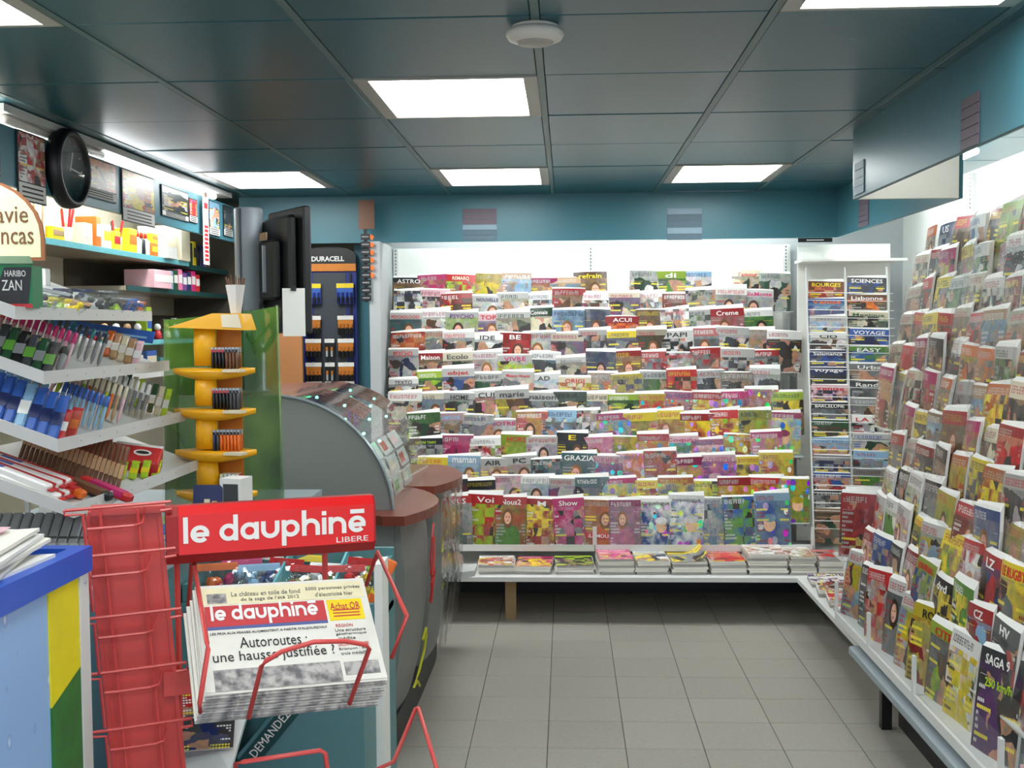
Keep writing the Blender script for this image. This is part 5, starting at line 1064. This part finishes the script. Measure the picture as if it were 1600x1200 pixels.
# ---------------------------------------------------------------- red newspaper stand
SU = Vector((.927, .375, 0)).normalized(); SM = frame((-.748, 2.08, 1.183), SU, Vector((-SU.y, SU.x, 0)), (0, 0, 1))
def ribbon_letters(txt, xh, w, kx, m):
    g = G(); cnt = [0]
    def rib(pts, close=False):
        P = [Vector((p[0], p[1])) for p in pts]; n = len(P); Lp, Rp = [], []
        for i, p in enumerate(P):
            a = P[i-1] if (i or close) else p; b = P[(i+1) % n] if (i < n-1 or close) else p; d = (b-a).normalized(); q = Vector((-d.y, d.x))*w/2; Lp.append(p+q); Rp.append(p-q)
        for i in range(n if close else n-1):
            j = (i+1) % n; quad = [Lp[i], Rp[i], Rp[j], Lp[j]]
            e = .00012*cnt[0]; g.prism([((q.x+ox)*xh*kx, -.0012-e, q.y*xh) for q in quad], (0, .0012+e, 0))
        cnt[0] = (cnt[0]+1) % 4
    r = .5-w/2; C = lambda cx, a0, a1, n=14: [(cx+r*math.cos(math.radians(a0+(a1-a0)*i/n)), .5+r*math.sin(math.radians(a0+(a1-a0)*i/n))) for i in range(n+1)]
    ox = 0.; 
    for ch in txt:
        if ch == ' ': ox += .42; continue
        if ch == 'l': rib([(w/2, 0), (w/2, 1.5)]); ox += w+.12
        elif ch == 'i': rib([(w/2, 0), (w/2, 1.0)]); rib([(w/2, 1.14), (w/2, 1.38)]); ox += w+.12
        elif ch in 'eE':
            rib(C(.5, 0, 318, 20)); rib([(.5+r+w/2-.02, .47), (.12, .47)])
            if ch == 'E': rib([(.12, 1.26), (.92, 1.26)])
            ox += 1.1
        elif ch == 'd': rib(C(.5, 0, 360, 20)); rib([(1-w/2, 0), (1-w/2, 1.5)]); ox += 1.12
        elif ch == 'a': rib(C(.5, 0, 360, 20)); rib([(1-w/2, 0), (1-w/2, 1.0)]); ox += 1.12
        elif ch == 'p': rib(C(.5, 0, 360, 20)); rib([(w/2, -.5), (w/2, 1.0)]); ox += 1.12
        elif ch == 'u': rib([(w/2, 1), (w/2, .5)]+C(.5, 180, 360)[1:-1]+[(1-w/2, .5), (1-w/2, 1)]); ox += 1.12
        elif ch in 'nh': rib([(w/2, 0), (w/2, 1.0 if ch == 'n' else 1.5)]); rib(C(.5, 180, 0)+[(1-w/2, 0)]); ox += 1.12
    return g.mesh('lettering', m), ox*xh*kx
def red_stand():
    t = thing('newspaper_stand', 'red metal newspaper stand with sign board and wire pockets', 'newspaper stand', None, M=SM @ T(0, 0, -1.183))
    B = T(0, 0, 1.183); SI = (SM @ T(0, 0, -1.183)).inverted()
    s = G().prism([(0, -.012, .0), (0, -.03, .022), (0, -.03, .092), (0, -.016, .108), (0, .014, .108), (0, .014, 0)], (.392, 0, 0), M=B).build('sign_board', 'sign_red_dark', t)
    G().box(.022, .388, -.032, -.03, .020, .094, M=B).build('red_face', 'sign_red', s); G().prism([(.022, -.0315, .094), (.022, -.0175, .1095), (.022, -.016, .109), (.022, -.03, .093)], (.366, 0, 0), M=B).build('top_bevel', 'sign_red', s)
    me, w = ribbon_letters('le dauphinE', .0325, .25, .95, 'ink_white'); k = .345/w
    o = obj('lettering', me, s); o.matrix_local = B @ T(.030, -.0325, .041) @ Matrix.Diagonal((k, 1, 1, 1))
    o = obj('small_lettering', text_me('LIBERE', .062, 'ink_white', h=.010, bold=0), s); o.matrix_local = B @ T(.345, -.0327, .0285)
    def sh(x, y, z): return B @ Vector((x-.07*z, y+.05*-z*.6, z))
    v = [sh(x, y, z) for z in (.105, -1.17) for x, y in ((-.128, 0), (-.128, .03), (-.004, .03), (-.004, 0))]
    G().add(v, [(0, 1, 2, 3), (7, 6, 5, 4)]+[(i, i+4, (i+1) % 4+4, (i+1) % 4) for i in range(4)]).build('column', 'red_rack', t)
    for x in (-.128, -.004): G().add([sh(x+dx, -.006+dy, z) for z in (.1, -1.17) for dx, dy in ((-.004, 0), (-.004, .01), (.004, .01), (.004, 0))], [(0, 1, 2, 3), (7, 6, 5, 4)]+[(i, i+4, (i+1) % 4+4, (i+1) % 4) for i in range(4)]).build('column_flange', 'red_rack', t)
    G().box(-.13, 0, -.02, .04, .1, .112, M=B).build('column_cap', 'red_rack', t)
    for k, z in enumerate((.115, .028, -.086, -.189, -.297, -.41, -.53)):
        def W(pts, r=.0032): G().tube([sh(x, y, z+dz) for x, y, dz in pts], r, 6).build('wire', 'red_rack', t)
        W([(-.165, -.03, 0), (.018, -.03, .006), (.018, -.03, -.008), (-.002, -.03, -.010)])
        W([(-.165, -.03, 0), (-.165, -.03, -.008), (-.135, -.03, -.009), (-.135, -.032, -.10)])
        W([(-.13, -.032, -.036), (-.05, -.032, -.034), (-.035, -.032, -.03), (-.028, -.032, .0)])
    for x in (-.106, -.042): G().tube([sh(x, -.027, .11), sh(x, -.027, -.6)], .0028, 6).build('wire', 'red_rack', t)
    def W2(pts, r=.0042): G().tube([SI @ Vector(p) for p in pts], r, 8).build('pocket_wire', 'red_rack', t, True)
    W2([(-.725, 2.120, 1.052), (-.71, 2.110, 1.176), (-.702, 2.10, 1.180), (-.602, 1.858, 1.096), (-.598, 1.85, 1.088), (-.604, 1.82, 1.007), (-.61, 1.84, .985)])
    W2([(-.407, 2.270, 1.099), (-.379, 2.250, 1.172), (-.289, 2.020, 1.102), (-.322, 2.050, 1.016)])
    W2([(-.535, 1.860, .968), (-.506, 1.840, 1.062), (-.498, 1.838, 1.072), (-.470, 1.835, 1.089), (-.420, 1.850, 1.101), (-.371, 1.870, 1.097), (-.340, 1.888, 1.086), (-.335, 1.890, 1.078), (-.378, 1.930, .970)])
    W2([(-.574, 1.900, .80), (-.570, 1.900, .875), (-.554, 1.890, .882), (-.430, 1.930, .888), (-.422, 1.932, .882), (-.413, 1.950, .76)])
    W2([(-.227, 2.0, .80), (-.30, 2.245, .857), (-.306, 2.25, .855), (-.345, 2.2, .764), (-.405, 2.15, .752)])
    G().box(-.01, .09, -.004, .004, -.25, -.205, M=B).build('cross_bar', 'red_rack', t)
    for x in (.02, .30): G().tube([B @ Vector((x, .02, .01)), B @ Vector((x, .02, -.32))], .006, 6).build('rear_bar', 'red_rack', t)
    G().box(-.14, .34, -.06, .16, -1.183, -1.165, M=B).build('foot_plate', 'red_rack', t)
red_stand()
def newspapers():
    TL, TR, BL = Vector((-.677, 2.03, 1.151)), Vector((-.392, 2.16, 1.139)), Vector((-.597, 1.86, 1.011))
    u = (TR-TL); Wd = u.length; u.normalize(); v = (TL-BL); v = v-u*v.dot(u); Hh = v.length; v.normalize(); n = u.cross(v)
    M0 = frame(TL-v*Hh, u, v, n)      # local x right, y up the page, z out of the page
    N = 11; th = .0052
    def paper(k, label, grp):
        sx, sy = -.0016*k+random.uniform(-.002, .002), -.0018*k+random.uniform(-.002, .002)
        t = thing('newspaper', label, 'newspaper', grp, M=M0 @ T(sx, sy, -th*k) @ RZ(random.uniform(-.7, .7) if k else 0))
        g = G(); q = [(0, 0)]+[(0, Hh), (Wd, Hh), (Wd, 0)]
        g.box(0, Wd, .0, Hh, -th+.0006, -.0004); g.build('folded_sheets', 'paper', t)
        P = [(0, -.001, -th*.5), (0, -.0035, -th*.7), (0, .0, -th+.0005), (0, .0, -.0004)]
        G().prism(P, (Wd, 0, 0)).build('fold', 'news_photo' if k > 0 else 'paper', t)
        return t
    m, nt, b = nodes('news_photo'); nz = nt.nodes.new('ShaderNodeTexNoise'); nz.inputs['Scale'].default_value = 48; nz.inputs['Detail'].default_value = 3
    tc = nt.nodes.new('ShaderNodeTexCoord'); nt.links.new(tc.outputs['Object'], nz.inputs[0]); cr = nt.nodes.new('ShaderNodeValToRGB'); cr.color_ramp.elements[0].color = (*sr(104, 102, 104), 1); cr.color_ramp.elements[1].color = (*sr(186, 180, 176), 1); cr.color_ramp.elements[0].position = .38; cr.color_ramp.elements[1].position = .62
    nt.links.new(nz.outputs['Fac'], cr.inputs[0]); nt.links.new(cr.outputs[0], b.inputs['Base Color']); b.inputs['Roughness'].default_value = .8
    mat('news_red', (196, 62, 66), .7); mat('news_blue', (84, 96, 150), .7); mat('news_cream', (232, 222, 184), .75); mat('news_ink', (44, 42, 46), .8); mat('news_ink_grey', (96, 94, 92), .8); mat('news_yellow', (240, 210, 24), .7)
    t = paper(0, 'topmost newspaper of the pile, front page with red masthead', 'newspapers in the red stand')
    for k in range(1, N): paper(k, 'folded newspaper in the pile under the topmost one', 'newspapers in the red stand')
    def panel(nm, m, x0, x1, y0, y1, z=.0004, par=None): return G().box(x0*Wd, x1*Wd, y0*Hh, y1*Hh, -.0004, z).build(nm, m, par or t)
    def txt(s, x, y, w, m='news_ink', h=None, bold=0., par=None):
        o = obj('lettering', text_me(s, w*Wd, m, h=h*Hh if h else None, bold=bold, depth=.0002), par or t); o.matrix_local = T(x*Wd, y*Hh, .001) @ RX(-90); return o
    panel('cream_band', 'news_cream', .03, .98, .80, .97)
    panel('small_photo', 'news_photo', .06, .17, .81, .91, .0006); txt('Le château en toile de fond', .40, .895, .40, 'news_ink_grey', .045); txt('de la saga de l\'été 2012', .42, .835, .34, 'news_ink_grey', .045)
    txt('5000 personnes privées', .80, .905, .33, 'news_ink_grey', .045); txt('d\'électricité hier', .80, .845, .23, 'news_ink_grey', .042)
    mp = panel('masthead_panel', 'news_red', .04, .73, .585, .785, .0006)
    me, w = ribbon_letters('le dauphinE', .105*Hh, .25, .95, 'ink_white'); k = .62*Wd/w
    o = obj('masthead', me, mp); o.matrix_local = T(.07*Wd, .64*Hh, .0008) @ RX(-90) @ Matrix.Diagonal((k, 1, 1, 1))
    panel('blue_line', 'news_blue', .04, .73, .558, .584, .0006)
    ad = panel('yellow_advert', 'news_yellow', .745, .955, .575, .785, .0006); txt('Achat OR', .85, .715, .18, 'news_red', .07, .01, ad)
    for i in range(3): G().box(.77*Wd, .93*Wd, (.61+.03*i)*Hh, (.622+.03*i)*Hh, .0006, .0009).build('print_line', 'news_red', ad)
    txt('LES PRIX AUX PEAGES AUGMENTENT A PARTIR D\'AUJOURD\'HUI', .385, .515, .66, 'news_ink', .028, .01)
    txt('Autoroutes :', .40, .42, .38, 'news_ink', .10); txt('une hausse justifiée ?', .395, .285, .68, 'news_ink', .12)
    panel('front_photo', 'news_photo', .05, .75, .0, .185, .0006); panel('side_photo', 'news_photo', .77, .97, .05, .17, .0006)
    for i, (yy, mm) in enumerate(((.52, 'news_red'), (.475, 'news_ink'), (.435, 'news_ink'), (.395, 'news_ink'), (.335, 'news_red'), (.29, 'news_ink'), (.25, 'news_ink'))):
        txt(['REGION', 'Une structure', 'géothermique', 'inédite', 'SALON TAC AFFAIRE', 'Briançon : Bop', 'trois médailles'][i], .85-(.03 if i in (0, 3) else 0), yy, [.10, .18, .18, .10, .18, .18, .17][i], mm, .03)
newspapers()

# ---------------------------------------------------------------- blue newspaper box at lower left
def drops():
    m, nt, b = nodes('drops_print'); L = nt.links; tc = nt.nodes.new('ShaderNodeTexCoord'); mp = nt.nodes.new('ShaderNodeMapping'); mp.inputs['Scale'].default_value = (1, 1, .6); L.new(tc.outputs['Object'], mp.inputs[0])
    vo = nt.nodes.new('ShaderNodeTexVoronoi'); vo.inputs['Scale'].default_value = 24; L.new(mp.outputs[0], vo.inputs[0])
    cr = nt.nodes.new('ShaderNodeValToRGB'); e = cr.color_ramp.elements; e[0].color = (*sr(226, 238, 250), 1); e[0].position = .06; e[1].color = (*sr(132, 168, 218), 1); e[1].position = .2; x = cr.color_ramp.elements.new(.15); x.color = (*sr(88, 124, 190), 1)
    L.new(vo.outputs['Distance'], cr.inputs[0]); nz = nt.nodes.new('ShaderNodeTexNoise'); nz.inputs['Scale'].default_value = 3; L.new(tc.outputs['Object'], nz.inputs[0])
    mx = nt.nodes.new('ShaderNodeMix'); mx.data_type = 'RGBA'; L.new(nz.outputs['Fac'], mx.inputs[0]); L.new(cr.outputs[0], mx.inputs[6]); mx.inputs[7].default_value = (*sr(150, 184, 228), 1)
    L.new(mx.outputs[2], b.inputs['Base Color']); b.inputs['Roughness'].default_value = .35
drops()
mat('box_blue', (30, 84, 190), .35); mat('fruit_yellow', (226, 208, 20), .4, var=.2, scale=14); mat('bottle_green', (34, 110, 46), .4, var=.5, scale=30)
def blue_box():
    t = thing('newspaper_box', 'blue newspaper box printed with water drops, yellow and green stripe', 'newspaper box', None, (-1.05, 1.62, 0)); O = T(1.05, -1.62, 0)
    G().box(-1.26, -.835, 1.30, 1.905, 0, 1.20, M=O).build('body', 'box_blue', t)
    G().box(-.835, -.829, 1.30, 1.775, .05, 1.205, M=O).build('drops_panel', 'drops_print', t); 
    G().prism([(-.829, 1.765, 1.205), (-.829, 1.875, 1.205), (-.829, 1.875, 1.05), (-.829, 1.765, 1.015)], (.003, 0, 0), M=O).build('yellow_panel', 'fruit_yellow', t)
    G().prism([(-.829, 1.765, 1.015), (-.829, 1.875, 1.05), (-.829, 1.875, .05), (-.829, 1.765, .05)], (.003, 0, 0), M=O).build('green_panel', 'bottle_green', t)
    G().box(-.838, -.824, 1.877, 1.912, 0, 1.215, M=O).build('corner_post', 'white_metal', t)
    ri = G().box(-.85, -.82, 1.29, 1.92, 1.205, 1.248, M=O).build('rim', 'box_blue', t); G().box(-1.27, -1.24, 1.29, 1.92, 1.205, 1.248, M=O).build('rim', 'box_blue', t); G().box(-1.24, -.85, 1.89, 1.92, 1.205, 1.248, M=O).build('rim', 'box_blue', t)
    G().lathe([(.004, 0), (.004, .003)], 10, M=O @ T(-.824, 1.895, 1.19) @ RY(90)).build('rivet', 'silver', t)
blue_box()
for k in range(11):
    t = thing('newspaper', 'loosely piled newspaper on the blue box' if k < 10 else 'uppermost newspaper on the blue box with blue and pink print', 'newspaper', 'newspapers on the blue box', M=T(-.985+random.uniform(-.012, .012), 1.66+random.uniform(-.015, .015), 1.2065+.0085*k) @ RZ(random.uniform(-9, 9)+6) @ RY(2))
    g = G(); N = 8; P = []
    for j in range(2):
        for i in range(N+1): P.append((-.14+.28*i/N, -.17+.34*j, .004*math.sin(i*1.1+k)*(.4+j*.6)*(i/N)))
    n = len(P); g.add(P+[(p[0], p[1], p[2]+.006) for p in P], [(i, i+1, N+2+i, N+1+i) for i in range(N)]+[(n+N+1+i, n+N+2+i, n+i+1, n+i) for i in range(N)]+[(i, n+i, n+i+1, i+1) for i in range(N)]+[(N+2+i, n+N+2+i, n+N+1+i, N+1+i) for i in range(N)]+[(N, n+N, n+2*N+1, 2*N+1), (N+1, n+N+1, n, 0)])
    g.build('folded_sheets', 'paper_white' if k % 2 else 'paper', t)
    if k == 10: G().box(-.06, .10, .10, .15, .0095, .0105).build('pink_print', 'ink_pale pink', t); G().box(.02, .11, -.02, .06, .0095, .0105).build('blue_print', 'ink_blue', t); G().lathe([(.05, .0095), (.05, .0108)], 16, M=T(-.04, .0, 0) @ Matrix.Diagonal((1, .6, 1, 1))).build('dark_photo', 'ink_dark grey', t)

t = thing('flyer_holder', 'small holder of pink and yellow flyers at the bottom right corner', 'flyer holder', None, M=T(1.27, 3.02, .2625) @ RZ(-60))
G().box(-.09, .09, -.03, .03, 0, .006).build('base', 'white_metal', t); G().box(-.09, .09, .024, .03, .006, .2).build('back', 'white_metal', t); G().box(-.09, .09, -.03, -.026, .006, .06).build('front_lip', 'acrylic', t)
for i, c in enumerate(['pale pink', 'yellow', 'red']): G().box(-.08, .08, -.018+.013*i, -.012+.013*i, .007, .17+.015*i).build('flyer', 'ink_'+c, t)
